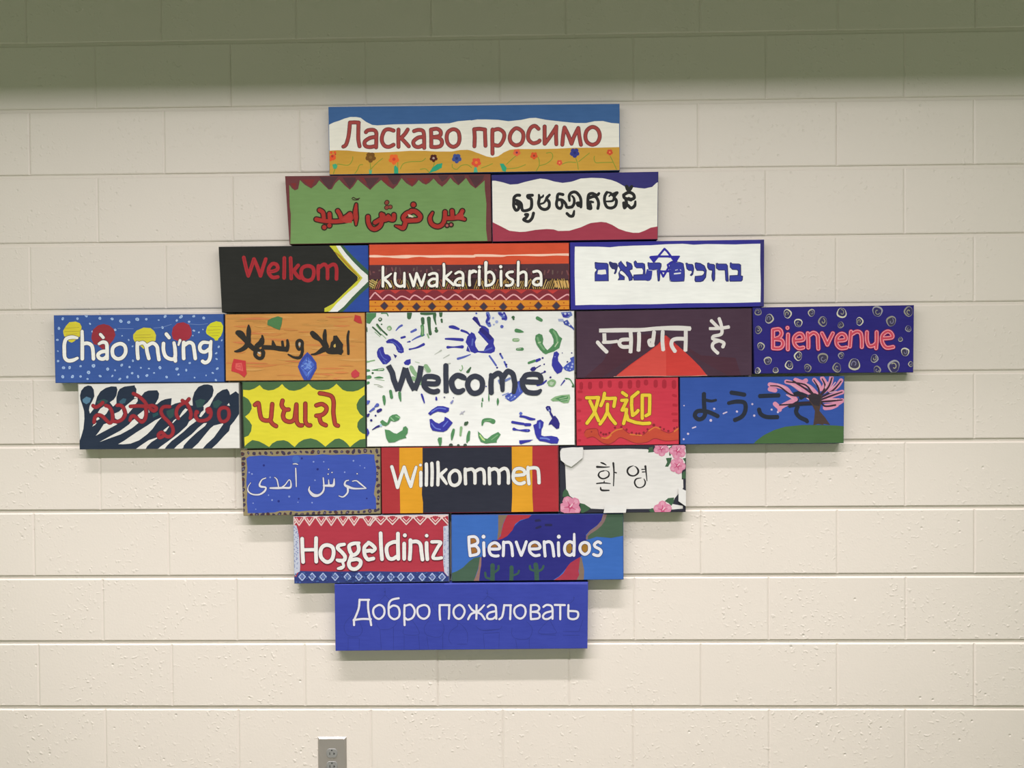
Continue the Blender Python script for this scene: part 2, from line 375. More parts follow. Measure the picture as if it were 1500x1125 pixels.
# ---- 2 Urdu
K('A',410,245,9.375); K('B',560,245,9.375)
sign('green sign with red outlined Urdu script and a dark maroon zigzag top border',
     '417,257.5 719,254.5 720.5,354 423.5,358.5','709058','5a3236','4a2a2c')
part('border')
P('6b3a3c',"@A 30,90 30,1100 140,1100 148,900 150,640 135,540 128,240 165,290 205,318 250,300 275,175 340,240 430,292 500,240 540,180 600,240 670,308 715,300 760,220 815,170 890,250 960,308 1010,260 1070,170 1150,240 1240,312 1300,250 1390,175 @B 0,190 80,262 150,300 210,240 265,150 330,220 410,268 460,230 500,175 550,220 600,240 650,210 705,155 760,220 820,268 880,220 935,145 980,200 1045,248 1100,200 1150,148 1210,240 1280,292 1340,240 1405,180 1408,300 1430,500 1425,700 1425,850 1450,1060 1560,1060 1560,60")
part('border_shading')
P('52363a',"@A 540,130 800,130 740,210 700,300 660,295 / @A 860,140 1040,140 1040,180 960,290 / 1130,150 1370,140 1290,240 1240,300 / @B 60,110 260,110 200,230 150,240 / 1180,110 1400,110 1380,170 1280,280 / 760,110 920,110 880,160 820,200 / 960,110 1130,110 1130,160 1050,235")
P('7c3232',"@A 1090,140 1150,140 1200,230 / 1400,140 1480,140 1500,240 / 150,220 230,220 200,300 / 300,170 480,170 430,280 / @B 20,130 90,220 150,290 120,260 0,190 / 330,150 480,150 410,255 / 540,150 660,150 600,230")
part('lettering')
O('a0322c',54,'33241e',88,"@A 500,715 600,735 750,745 900,730 975,700 / 545,590 590,620 605,700 / 680,640 685,700 / 795,600 825,650 840,700 / 880,700 940,660 965,640 985,700 / 1048,510,30 1038,620,60 1045,700,56 1045,790,20 / 610,825,60 / 680,800,60")
S('3a2a22',14,"@A 990,430 1010,415 1050,435 1095,425 / 1000,445 1040,450 1080,445")
P('a83a34',"@A 880,690 945,630 990,640 990,765 900,765 840,720")
O('a0322c',54,'33241e',88,"@A 1210,680 1215,760 1250,830 1310,850 1380,800 1400,720 1395,645 / 1400,730 1470,715 @B 20,700 60,700 150,720 160,655 / 20,640,20 45,700,40 80,655,20 110,690,40 / @B 0,700 -100,760")
O('8a4438',46,'3a2a22',68,"@A 1465,490 / 1465,555 / @B 110,545 / 65,480 / 65,550")
O('a0322c',58,'33241e',92,"@B 400,610 330,640 290,690 320,730 420,730 500,720 520,670 460,610 400,600 / 320,740 310,790 285,835 230,820,40 180,805,16 / 428,515,64")
P('c8b8a0',"@B 350,645 395,655 435,685 410,690 365,680")
O('a0322c',54,'33241e',88,"@B 690,625,30 655,700,50 680,780 760,815 830,780 858,700 862,615 / 862,700 960,700 / 958,600 965,690 / 965,700 1050,680 1100,600 / 1050,690 1130,715,40")
P('a83a34',"@B 1000,670 1100,595 1130,720 1000,720")
O('a85a58',36,'3a2a22',80,"@B 890,800 / 945,790")

# ---- 3 Khmer
K('A',710,245,9.375); K('B',840,245,9.375)
sign('white sign with black Khmer script between a navy wave and a crimson wave',
     '719.5,255.5 965,251 964,351 721,354.5','e2ded3','34305a','8a3848')
part('navy_wave')
P('38346e',"@A 60,50 60,185 150,185 250,208 350,238 450,232 560,200 680,172 760,155 850,165 950,195 1070,215 1180,200 @B 0,190 100,155 250,145 400,150 520,175 600,205 700,262 800,272 900,285 980,292 1080,270 1140,215 1200,180 1200,30")
part('crimson_wave')
P('983a4a',"@A 60,740 120,760 200,800 340,872 480,888 560,885 700,860 850,848 950,855 1010,875 1160,872 @B 0,855 100,825 200,780 240,765 380,750 450,758 530,790 620,845 720,880 820,900 900,900 980,870 1060,830 1200,805 1200,1060 @A 60,1080")
part('lettering')
C='2b2b2b'
S(C,43,"@A 480,385 440,385 405,415 400,470 400,540 430,590 465,570 465,520 430,500 / 410,450 450,462 500,500 520,590 590,590 640,550 640,440 600,420 590,390 655,385 / 560,650 590,650 570,690 535,720 600,745 650,700 670,630 ")
S(C,43,"@A 745,380,30 750,430 740,500 770,560 830,580 880,550 885,480 850,430 890,380,36 / 750,430,30 800,400,30 805,385,24 / 760,505,28 810,490,28 840,450,36")
S(C,42,"@A 1075,375 1010,370 1000,440 1060,450 1110,500 1130,550 1200,545 / 1000,430 985,500 1000,550 1040,565 1065,520,36 1060,470 / @A 1165,460,34 1160,395 1190,350 @B 30,342 80,390 102,450 102,545 / @B 98,485,30 55,495,50 70,525,50 / @A 1200,395,28 @B 8,430,34 8,500 -20,545 / @A 1130,635 1170,670 1210,670 @B 0,650 10,600,28")
S(C,43,"@B 200,560,44 240,565 225,480 270,480,30 / 200,540 198,470 210,380 260,360 320,385 350,360,38 / 220,420 290,400 330,440 345,500 335,565")
S(C,42,"@B 460,345 430,400 430,480 460,545 520,560 575,530 590,460 560,410 600,350 / 480,345,28 520,360,30 490,400,20 / 450,470,24 540,460,32 560,400 / 540,380,50 590,350,40")
S(C,44,"@B 730,265,50 760,310,60 800,265,44 / 690,380 760,345 820,370 835,420 790,440 760,420,30 / 690,380 700,420 760,440 790,450 / 690,490 700,560,40 740,520 790,560 840,530 850,470,30 / 720,440 730,500 ")
# ---- 4 Afrikaans
K('A',315,345,6.522)
sign('black sign with red word Welkom and a yellow, white, green and blue chevron at right',
     '319.5,361 540,358.5 541.5,457.5 324.5,458','2b2b28','2a2c2c','28292a')
part('chevron')
P('2f4a96',"@A 1190,80 1480,80 1480,760 1170,740 1460,410")
P('3d5c44',"@A 1180,80 1210,80 1320,200 1480,350 1480,480 1390,560 1200,750 1160,750 1300,600 1440,420 1300,240")
P('e2e0da',"@A 1140,85 1190,88 1250,170 1330,260 1390,320 1460,380 1462,440 1400,500 1310,590 1230,680 1170,728 1080,730 1380,420")
P('c3c03c',"@A 1085,90 1150,88 1180,140 1235,215 1320,310 1410,405 1360,470 1270,545 1170,640 1095,725 1045,730 1045,695 1130,650 1240,545 1360,430 1365,395 1270,310 1180,210 1130,140")
P('a8842c',"@A 1130,145 1175,195 1290,320 1375,400 1355,440 1390,405 1300,300 1195,185")
part('lettering')
S('a42e34',35,"@A 275,210 295,300 318,385 / 318,385 345,310 372,225 / 372,225 405,300 435,385 / 435,385 460,300 485,225 / 510,345 560,340 598,320 590,280 550,270 515,310 515,360 550,400 600,395 / 662,215 662,300 660,405 / 722,215 725,300 728,410 / 795,285 765,320 748,340 / 750,335 790,390 812,405 / 885,290 835,310 822,365 845,415 890,430 930,410 945,350 930,305 885,290 / 988,290 985,350 988,420,26 / 990,310 1040,275 1070,300 1075,340 1075,410 / 1075,305 1130,275 1160,310 1160,415")
S('8a2a30',7,"@A 275,210 295,300 318,385 / 372,225 345,310 / 662,215 660,405 / 722,215 728,410 / 510,345 560,340 598,320")

# ---- 5 Swahili
K('A',535,345,9.375); K('B',685,345,9.375)
sign('sign reading kuwakaribisha over orange stripes, brown patterned band, zigzag and diamond rows',
     '540,357.5 834,355 834.5,454 540.5,457','cc5034','a03a34','a05a2a')
part('stripe')
S('eec4ae',34,"@A 60,285,30 150,285 280,288,22 400,292 560,290,46 640,285 760,282,22 900,288 1100,285 1300,285 1500,285 @B 100,275 300,275 480,280,26 560,272,14 800,268,22 1000,270,30 1200,262,26 1400,262",cap=0)
part('dark_band')
P('50343a',"@A 40,405 1500,400 @B 700,392 1400,385 @B 1400,740 @B 300,738 @A 700,745 40,748")
P('3a2a2c',"@A 40,600 1500,580 @B 700,580 1400,600 @B 1400,735 @A 800,742 40,742")
import random as _r
R=_r.Random(5)
for i in range(46):
    x=60+i*60+R.uniform(-12,12)
    cr,xx=('@A',x) if x<1500 else ('@B',x-1406)
    if xx<1380: S(['6d4a48','7a4a4c','6a5650','5c4444'][i%4],20,"%s %g,%g %g,%g"%(cr,xx,450+R.uniform(-20,60),xx+R.uniform(-18,18),470+R.uniform(0,70)))
cols=['a08248','b4924e','945a48','a87a40','c0a066','6e7048','a4604f','9c8a3c']
for i in range(96):
    x=60+i*28.6; cr,xx=('@A',x) if x<1500 else ('@B',x-1406)
    if xx>1385: continue
    k=(i//6)%2; dx=30 if k else -30
    y0=610+R.uniform(-15,25)
    if 1400+0<x-0 and False: pass
    S(cols[R.randrange(8)] if x<1500 else cols[[0,1,3,4][R.randrange(4)]],13,"%s %g,%g %g,%g"%(cr,xx-dx*.7,y0,xx+dx*.7,728))
for i in range(5):
    S('c8a060',26,"@B %g,630 %g,705"%(1200+i*42,1215+i*42))
S('b8a060',16,"@A 60,620 150,670 / 90,610 165,650 / 55,680 110,715"); S('cdb878',14,"@A 55,650 120,690")
part('zigzag_band')
P('7e3038',"@A 40,752 1500,750 @B 1400,745 1400,890 @A 1500,890 40,885")
for i in range(12):
    x=130+i*216; cr,xx=('@A',x) if x<1450 else ('@B',x-1406)
    if xx<1390: P('b83e3a',"%s %g,752 %g,752 %g,800"%(cr,xx-5,xx+140,xx+68))
S('dca0a2',18,"@A 65,870 130,790 155,800 240,880 / 240,880 325,815 430,880 / 430,880 505,835 610,880 / 610,885 680,820 785,880 / 785,880 855,830 950,880 / 955,880 1040,835 1120,880 / 1045,830 1130,880 1240,810 1340,880 / 1340,885 1440,810 1500,850 @B 60,812 150,880 / 150,880 240,822 340,880 / 340,880 430,815 / 430,815 460,815 530,880 / 530,880 635,812 740,885 / 740,885 870,810 980,880 / 985,880 1110,808 1225,895 / 1225,895 1360,812 1400,830")
part('diamond_band')
P('d0862e',"@A 40,895 1500,888 @B 1400,890 1400,1060 @A 40,1060")
S('a8441f',8,"@A 50,970 700,970 1500,972 @B 700,975 1400,962")
D('9a3a20',' '.join(['@A %d,%d,9'%(x,y) for x,y in [(140,922),(380,920),(600,925),(815,915),(1027,918),(1270,922),(145,1015),(385,1018),(580,1015),(815,1015),(1027,1018),(1260,1005)]]+['@B %d,%d,9'%(x,y) for x,y in [(122,928),(375,930),(605,925),(860,925),(1105,920),(1320,925),(97,998),(368,1005),(605,1010),(850,1000),(1087,995),(1325,998)]]))
for cr,x,y in [('@A',265,968),('@A',480,972),('@A',707,980),('@A',920,975),('@A',1145,975),('@A',1400,978),('@B',222,978),('@B',490,980),('@B',728,982),('@B',972,965),('@B',1218,968)]:
    part('diamond'); P('7a3a30',"%s %g,%g %g,%g %g,%g %g,%g"%(cr,x-64,y,x,y-64,x+60,y,x,y+64)); P('403a44',"%s %g,%g %g,%g %g,%g %g,%g"%(cr,x-50,y,x,y-50,x+48,y,x,y+50))
part('lettering')
O('eae6dc',36,'42302e',58,"@A 245,435 245,560 245,700 / 360,525,20 300,570 250,600 / 262,600 320,650 352,700 / 415,520 410,600 425,670 480,700 540,680 / 540,515,30 540,600 540,705 / 612,530,24 640,610 665,695 / 665,695 690,600 708,520 / 708,520 745,610 775,690 / 775,690 800,610 825,530,24 / 880,540 930,520 980,530 990,580 985,700 / 985,600 920,600 875,640 885,685 930,695 985,670 / 1080,395,34 1085,500 1078,690 / 1185,500,24 1130,550 1090,580 / 1100,580 1160,630 1215,680 / 1240,525,30 1290,500 1335,520 1345,580 1340,690 / 1340,590 1280,595 1235,640 1250,680 1300,685 / 1440,490,30 1430,580 1435,685 / 1440,520 1500,490,34 "
 "@B / 30,490 25,590 25,680 / 30,510 80,485 115,500 / 162,480 160,580 160,680 / 162,435,44 / 252,375,48 250,500 250,690 / 260,520 310,500 355,540 365,610 330,670 260,690 / 455,430,46 / 460,490 458,580 462,690 / 618,500 570,505 535,540 570,585 620,615 610,670 560,690 530,685 / 697,365 695,500 692,690 / 705,530 760,500 800,520 805,600 800,690 / 905,500 960,490 1000,520 1010,590 1008,685 / 1008,590 940,595 900,640 920,675 970,680 1010,650")

# ---- 6 Hebrew
K('A',830,345,9.783); K('B',975,345,9.783)
sign('white sign with deep blue border, blue Hebrew letters and a small six-pointed star',
     '834.5,354.5 1120,350.5 1119.5,449.5 835.5,454.5','ebeae4','34307a','2e2a60')
part('border')
P('36338a',"@A 30,60 110,60 118,155 115,290 115,560 122,850 125,1000 120,1100 30,1100")
P('36338a',"@A 30,40 1470,40 @B 1460,0 1460,115 1200,120 1000,128 600,122 400,132 250,118 0,125 @A 1200,140 950,145 740,155 620,168 450,160 120,158 30,158")
P('36338a',"@A 30,1002 125,1000 350,992 700,992 950,985 1200,985 1435,978 @B 0,978 300,970 650,968 1000,965 1360,955 1460,940 1460,1140 @A 30,1140")
P('36336e',"@B 1350,60 1440,40 1440,1020 1345,1020 1360,955 1365,700 1355,400 1358,115")
part('lettering')
C='3a3f96'; o='343668'
P(o,"@A 400,390 410,378 450,385 580,392 602,415 605,655 402,657 400,560 402,530 430,490 405,470")
P(C,"@A 412,400 570,402 590,420 590,645 412,645 412,560 440,490 415,460")
P('e4e0d8',"@A 440,552 452,495 555,487 562,500 568,552 500,560")
P(o,"@A 608,375 630,372 660,388 700,390 725,400 738,440 725,490 715,530 695,558 675,545 690,510 690,488 650,480 625,450 605,400")
P(o,"@A 735,435 740,395 780,360 800,390 850,448 862,440 850,385 862,368 930,400 948,440 945,485 905,500 950,590 945,640 895,655 880,600 830,540 790,505 760,520 770,548 790,560 835,590 832,640 730,642 750,600 740,540 765,490 755,465")
P(C,"@A 748,435 752,400 778,375 795,405 850,465 872,450 862,395 870,382 925,410 936,440 930,475 888,495 935,590 930,630 900,638 890,595 840,530 790,485 755,505 760,550 775,568 820,595 820,628 750,632 765,600 752,545 780,490 765,460")
P(o,"@A 960,380 985,355 1005,375 1010,390 1090,390 1122,405 1128,450 1130,545 1130,560 1220,570 1215,620 1170,655 1130,645 960,645 948,600 960,560 1090,552 1095,500 1080,470 1000,470 970,440")
P(C,"@A 972,385 985,370 1000,398 1090,402 1112,415 1115,545 1130,572 1205,575 1200,620 1165,640 965,632 962,575 1100,565 1105,500 1085,458 1000,458 982,440")
P(o,"@A 1158,390 1170,380 1190,388 1330,385 1360,400 1362,440 1345,490 1338,640 1325,660 1305,655 1295,560 1290,500 1180,505 1160,430")
P(C,"@A 1170,395 1325,398 1348,410 1348,440 1332,490 1325,630 1312,640 1305,520 1300,480 1180,490")
P(C,"@A 1150,480 1230,490 1225,560 1215,620 1190,650 1150,640 1130,560")
P('c8c8d0',"@A 1170,490 1240,498 1300,487 1302,495 1240,505 1175,500")
P(C,"@B 55,385 95,360 150,385 240,395 255,420 270,520 265,640 240,655 80,655 60,620 55,530"); 
S(o,10,"@B 60,385 150,378 245,398 258,440 270,520 265,640 240,655 85,657 60,620 52,450")
P('dcdce0',"@B 118,540 165,535 220,528 215,548 160,555 120,558"); S('c8c8dc',10,"@B 140,498 170,490 / 210,490 220,500 / 50,492 70,490")
P(o,"@B 282,395 305,388 325,405 385,408 400,430 410,480 395,560 370,582 345,570 375,530 370,508 330,505 300,480")
P(C,"@B 293,405 310,402 330,418 380,420 393,450 395,490 382,550 368,565 388,510 365,495 335,492 310,475")
P(o,"@B 415,395 435,383 500,395 560,430 590,500 580,600 540,655 500,668 425,668 412,640 418,580 520,570 545,550 552,520 530,508 445,505 420,460")
P(C,"@B 428,405 440,398 500,410 550,440 572,500 565,595 530,642 495,655 430,655 428,592 530,582 565,540 545,498 455,492 432,455")
P(o,"@B 595,395 615,385 635,402 690,408 710,425 712,540 710,630 685,668 665,640 655,580 665,505 620,495 595,455")
P(C,"@B 608,405 620,402 640,415 685,420 698,435 698,620 685,645 675,600 675,490 625,482 608,450")
P(o,"@B 718,400 740,390 755,402 870,402 892,430 898,540 905,660 870,662 855,640 850,560 845,500 760,500 720,470")
P(C,"@B 730,410 745,412 865,415 880,440 888,645 868,648 858,500 845,488 765,488 732,462")
P(o,"@B 918,395 935,380 955,400 1055,402 1082,420 1083,572 1110,580 1105,640 1085,660 920,662 910,640 915,570 1030,565 1035,510 1020,495 955,492 920,455")
P(C,"@B 930,400 938,398 955,412 1050,415 1070,430 1070,580 1098,590 1092,635 1078,648 922,648 925,582 1045,578 1048,500 1020,483 960,480 932,450")
part('star')
S('34309a',30,"@A 1402,190 1320,290 1250,375 / @A 1402,190 @B 20,225 70,290 130,375 / @A 1210,305,26 1300,300 1470,300 @B 50,305 195,300,24 / @A 1345,510,26 1400,515 1470,512 @B 60,500 / @A 1200,310 1245,370 / @B 185,305 150,365 / @A 1350,520 1385,590 @A 1460,460 @B 30,420 80,385",sm=0)
P('34309a',"@A 1190,305 1290,300 1245,390 / @B 90,300 205,295 150,385")

# ---- 7 Vietnamese
K('A',70,450,9.783); K('B',190,450,9.783)
sign('blue sign with white words Chào mừng and coloured lanterns, leftmost of all signs',
     '78,461.5 327.5,459.5 329,560 80.5,561.5','3c5898','33508c','33406e')
part('speckles')
R=_r.Random(11)
dots="@A 215,165,20 425,165,17 550,122,22 748,160,20 922,168,20 1048,200,24 1160,215,22 1282,172,26 1412,172,17 605,238,14 160,302,20 138,468,16 145,630,11 148,772,16 225,868,22 312,866,20 470,845,16 655,840,26 858,888,22 965,903,12 215,997,22 355,993,22 470,993,17 585,935,25 750,988,18 570,1028,14 925,985,15 1060,830,20 1172,858,16 1220,768,16 1210,945,17 1140,1000,18 1032,1030,18 1295,993,18 965,325,18 640,350,14 1065,410,10 1160,470,12 1215,560,12 1335,868,12"
dots+=" @B 508,132,20 415,185,11 675,190,16 735,137,24 918,130,18 1060,155,20 852,208,16 470,290,18 920,335,16 992,360,12 1050,320,9 905,408,10 1320,475,12 1275,568,16 1240,660,16 1245,742,14 1255,880,18 860,800,16 435,866,22 678,885,22 810,902,16 160,868,12 275,880,12 350,942,12 247,980,20 530,1000,18 700,965,14 930,1008,12 1095,978,10 1190,942,14 1235,1045,16"
D('a8bedc',dots,jit=.5); D('7f9ccc',dots,k=.45)
S('6f86b8',7,"@A 1000,305 1230,310 / @B 340,300 470,285 600,245 / 830,238 1000,250 1120,235",cap=0)
part('lantern'); P('d2c23c',"@A 220,340 260,270 310,215 400,205 460,230 485,280 480,330 460,420 430,440 380,490 340,508 300,490 260,430 235,415 225,380")
part('lantern'); P('92343c',"@A 630,400 650,320 720,260 800,240 880,260 950,320 970,400 940,470 890,530 870,600 780,600 720,545 660,530 625,450")
part('lantern'); P('d0c43c',"@B 50,395 100,335 200,292 300,300 350,340 378,400 370,480 300,505 200,600 170,570 70,490 50,450")
part('lantern'); P('9e3440',"@B 602,380 620,290 680,230 770,215 850,250 885,320 890,390 860,450 780,490 700,490 620,455")
part('lantern'); P('cfcd30',"@B 1092,345 1110,280 1160,230 1240,200 1310,215 1340,270 1335,340 1310,410 1270,450 1265,475 1225,480 1210,450 1140,410 1100,380")
S('a8963c',6,"@B 1120,330 1300,320 / 1130,370 1290,365 / 1150,280 1310,275 / 1170,410 1270,405 / 80,400 300,395 / 80,440 340,430 / @A 250,300 450,290 / 240,350 450,345 / 260,390 420,380")
part('lettering')
O('e9e6de',52,'3a3848',66,"@A 420,440,40 350,430 270,450 240,520 238,620 245,720 290,765 360,760 425,730,40 / 492,345,44 495,500 495,740 / 500,530 560,515 620,540 645,600 655,740 / 755,390,44 795,435,44 / 735,525,40 790,500 840,520 850,600 850,740 / 845,630 770,640 720,680 740,730 800,740 850,700 / 1020,525 950,560 925,620 940,700 1000,740 1070,720 1115,650 1110,570 1070,530 1020,525"
 "/ @B 110,510 110,620 120,735 / 120,530 190,510 235,560 250,640 275,735 / 255,550 330,515 390,560 405,650 420,750 / 485,520 485,620 520,710 600,745 650,720 650,600 635,510,46 / 650,700 655,770 / 525,385 565,435 / 722,475,40 700,540,30 / 775,505 770,600 775,735 / 790,540 850,505 905,530 925,620 940,735 / 1140,510,40 1050,505 1005,560 1020,625 1080,640 1140,600 / 1165,490,44 1155,600 1155,700 1130,770 1080,795 1045,775")
# ---- 8 Arabic
K('A',325,450,6.818)
sign('tan sign with black Arabic script, painted jewels and a blue diamond gem',
     '329,460 535,457.5 536,557 330,558.5','c88e4c','9a6a3c','7a4c38')
part('wood_streaks')
R=_r.Random(3)
for i in range(70):
    x=R.uniform(20,1300); y=R.uniform(75,720); L=R.uniform(80,330)
    S(['c58448','cc9450','c97f48','bf8a4a','d09a58','cb7c4c'][i%6],R.uniform(9,26),"@A %g,%g,5 %g,%g %g,%g,5"%(x,y,x+L*.5,y+R.uniform(-6,6),x+L,y+R.uniform(-8,8)))
part('gem'); P('4f7a4c',"@A 455,165 460,130 505,108 560,90 605,105 600,160 580,228 540,215 490,190 458,180")
part('gem'); P('b83c3c',"@A 1330,75 1385,90 1402,165 1365,160 1318,135"); 
part('gem'); P('c04248',"@A 1290,660 1305,640 1335,620 1375,655 1370,690 1325,710 1298,695")
part('gem'); P('c23c40',"@A 120,515 240,535 242,600 250,665 225,702 170,660 95,638 100,580"); P('d4605a',"@A 140,560 200,555 215,640 160,625 135,610"); S('c8484a',8,"@A 160,580 190,575 195,620 / 150,600 180,605")
part('gem'); P('3c4c9e',"@A 855,448 900,490 945,555 948,610 900,700 878,735 825,735 790,670 760,595 775,550 810,495"); P('4c66bc',"@A 855,490 925,570 920,610 855,715 785,600 800,560")
S('6f8cd0',14,"@A 845,530 890,550 850,590 / 800,590 840,560 880,590 / 870,560 895,600 / 820,620 860,600 890,620 850,680",sm=0)
S('36428e',6,"@A 855,480 855,550 / 800,600 855,650 920,590 / 855,650 850,725 / 790,560 830,580",sm=0)
part('lettering')
C='33302c'
S(C,50,"@A 160,255,50 190,270,70 230,320,50 280,380,50 330,420,50 360,430 / 268,180,16 270,230,46 268,290,46 262,360,50 220,410,44 160,438,30 130,440,14")
S(C,36,"@A 404,285,20 410,330,34 390,360,60 350,390,50 340,430,46 335,480,36 370,510,34 405,500,36 415,450,40 400,430 / 420,400,46 520,405,46 590,415,50 640,420,48 / 510,340,20 520,390,50 / 605,345,26 612,400,30 / 655,330,24 660,380,34 648,425,44 / 400,320 385,345")
S(C,30,"@A 780,330 752,345 752,390 770,420 800,400 805,350 780,330 / 800,360 805,440 780,500,32 720,500,24 665,472,16")
P('b8b0a8',"@A 765,365 778,350 790,362 782,390 768,385"); P('c8c0b8',"@A 358,448 375,446 392,462 380,470 362,458")
S(C,46,"@A 905,260,50 935,290,60 985,330,38 1030,390,46 1070,440,50 1150,445,50 1190,440,50 / 1032,230,24 1028,280,42 1030,340,40 1040,400,60 1000,430,50 940,465,26 895,472,14")
P(C,"@A 1115,285 1150,282 1175,320 1212,370 1205,430 1198,478 1160,470 1130,455 1080,465 1050,430 1080,400 1090,350 1110,330"); P('c8a85a',"@A 1120,375 1135,365 1140,395 1125,405 1115,390")
S(C,26,"@A 1268,240,20 1258,300 1262,400 1264,465")

# ---- 9 Hindi
K('A',838,445,5.5556)
sign('dark purple sign with white Hindi script above a red triangle',
     '843.5,455.5 1102,451 1102,550.5 844.5,554.5','4a3644','3c2c3a','3a2c38')
part('glow_shape'); P('4c2f3a',"@A 100,600 250,470 330,330 500,250 760,250 900,330 1050,420 1330,440 1380,600"); P('48323e',"@A 240,600 420,480 560,400 650,330 770,240 900,340 1010,440 1150,520 1300,600")
part('triangle'); P('c43e38',"@A 760,255 860,340 960,430 1040,510 1100,585 360,585 480,490 620,390 700,330"); P('cc4c44',"@A 360,588 520,470 700,340 765,300 765,588"); P('a8343a',"@A 770,260 860,340 800,330")
S('c89888',4,"@A 340,592 600,588 900,590 1100,582")
part('lettering')
C='dad4ce'
S(C,31,"@A 220,218,32 400,215,36 560,212 700,200 850,198,40 965,202,36 / 262,240 265,310 / 205,310 240,350 285,395 / 250,312,28 310,312,26 370,305,26 / 475,220 480,300 475,400 / 460,290 400,295 385,325 410,350 460,350 / 545,235 545,300 540,385 / 668,225 660,290 650,340 / 665,290,26 625,300,24 635,340,24 665,335,26 / 738,220 735,300 742,380 / 925,215 925,300 922,385 / 915,285 850,285 815,300 810,340 840,390",cap=0)
S(C,27,"@A 1115,202,24 1200,200,26 1280,188,28 / 1130,135 1165,170 1190,195 / 1195,115 1215,180 1215,245 1150,265 1145,290 / 1150,290 1195,300 1235,320 1225,355 / 1200,300,26 1150,320 1145,360 1190,405",cap=0)

# ---- 10 French
K('A',1098,440,6.0)
sign('navy sign with pink outlined word Bienvenue among cream swirls, rightmost of all signs',
     '1102,450 1339.5,446.5 1338.5,546 1104.5,548','2b2670','26245e','22224a')
part('swirl_group')
R=_r.Random(8)
sw=[(75,100,34),(172,160,42),(332,118,40),(428,200,40),(545,110,34),(645,185,44),(810,108,48),(800,215,30),(965,185,36),(1122,98,50),(1245,185,48),(1398,98,44),(1395,248,30),(1325,342,22),(75,260,34),(98,405,36),(160,532,38),(428,490,40),(348,568,40),(228,612,28),(70,618,28),(508,595,36),(643,510,50),(805,485,30),(768,590,42),(920,560,56),(1095,510,38),(1118,612,36),(1365,455,40),(1268,582,58),(1415,560,24)]
for i,(x,y,r) in enumerate(sw):
    part('swirl')
    a0=R.uniform(0,6.28); cs=['b0ac9c','c8c4b0','96949a','8e8a80'][R.randrange(4)]
    n=15; st=[]
    for k in range(n):
        a=a0+k*6.28/(n-1)*1.02; st.append('%g,%g,%g'%(x+r*(.8+.08*_m.sin(3*a+i))*_m.cos(a),y+r*(.9+.08*_m.cos(2*a+i*2))*_m.sin(a),r*(.17+.13*_m.sin(a*1+i))))
    D(['34305c','3e3a50','38345a'][i%3],'@A %g,%g,%g'%(x,y,r*.78),jit=.25)
    S(cs,8,'@A '+' '.join(st))
    st=[]
    for k in range(9):
        a=a0+2+k*.55; q=r*(.6-.05*k); st.append('%g,%g,%g'%(x+q*.8*_m.cos(a),y+q*_m.sin(a),r*.14))
    S(['8a8878','787690','a09c80'][i%3],5,'@A '+' '.join(st))
part('lettering')
t="@A 205,260 205,340 205,420 / 205,260 260,255 280,290 260,325 215,340 / 215,340 280,350 292,390 265,420 205,420 / 337,300 335,360 335,430 / 332,242 / 395,355 470,345 460,300 425,295 390,330 395,385 430,420 470,415 / 510,290 515,350 515,415 / 520,310 560,285 595,310 600,370 603,425 / 635,290 660,340 682,390 / 682,390 705,340 730,290 / 765,355 840,345 835,305 800,295 765,330 765,385 800,420 850,415 / 890,275 885,340 880,405 / 895,300 940,275 975,290 985,350 985,410 / 1030,280 1030,350 1050,400 1090,395 1115,370 / 1115,280 1115,350 1110,420 / 1165,335 1250,325 1240,285 1205,275 1165,310 1165,370 1200,415 1260,410"
S('6c2450',46,t); S('b84058',39,t); S('e0a2aa',31,t); S('c04858',20,t)

# ---- 11 Telugu
K('A',108,555,10.227); K('B',230,555,10.227)
sign('white sign with red Telugu script over dark teal leafy fronds',
     '113.5,562 350.5,560 352,657.5 116,659','e4e0d8','a8a49c','6c6a62')
C='2a3444'; T='2c4048'
part('frond_pattern')
P(C,"@A 95,250 110,180 160,120 215,98 265,108 300,160 310,260 280,330 240,400 228,470 245,520 300,450 320,380 350,270 400,190 480,135 560,112 640,115 655,160 640,250 600,310 540,350 590,415 640,370 640,280 660,200 690,150 760,115 915,95 918,120 940,150 935,230 900,290 960,290 1020,250 1060,200 1120,175 1250,170 1280,220 1270,290 1220,380 @B 0,380 60,330 120,305 220,288 210,400 270,370 350,350 520,400 535,400 530,300 560,200 620,120 700,85 760,82 830,100 850,170 830,260 760,350 690,410 740,430 790,410 850,290 900,220 980,165 1050,150 1080,190 1095,240 1180,185 1240,240 1240,510 1160,630 1100,700 1080,780 1000,860 900,970 800,1060 @A 75,1060 75,960 110,870 145,750 160,600 155,480 125,380 100,310")
part('white_gap')
P('e2ded6',"@A 360,505 400,445 460,405 510,420 530,450 490,520 455,552 400,522 / 278,715 300,680 345,655 320,690 / 330,852 380,790 450,680 560,645 655,678 500,762 / 610,520 680,490 720,450 740,520 710,590 660,615 620,590 / 770,412 900,305 955,290 960,330 885,440 812,525 790,470 / 955,545 1050,470 1060,540 1030,600 990,595 / 388,945 550,855 700,775 830,680 870,630 910,600 970,660 870,740 700,832 560,882 / 665,978 750,930 940,800 1100,700 1220,620 1318,575 1250,650 1180,750 1100,830 980,920 850,970 740,980 / 910,1066 1000,1000 1120,920 1245,878 1250,892 1160,950 1100,1010 1068,1066 / 1120,455 1135,500 1125,510 / 330,590 370,575 390,600 345,625")
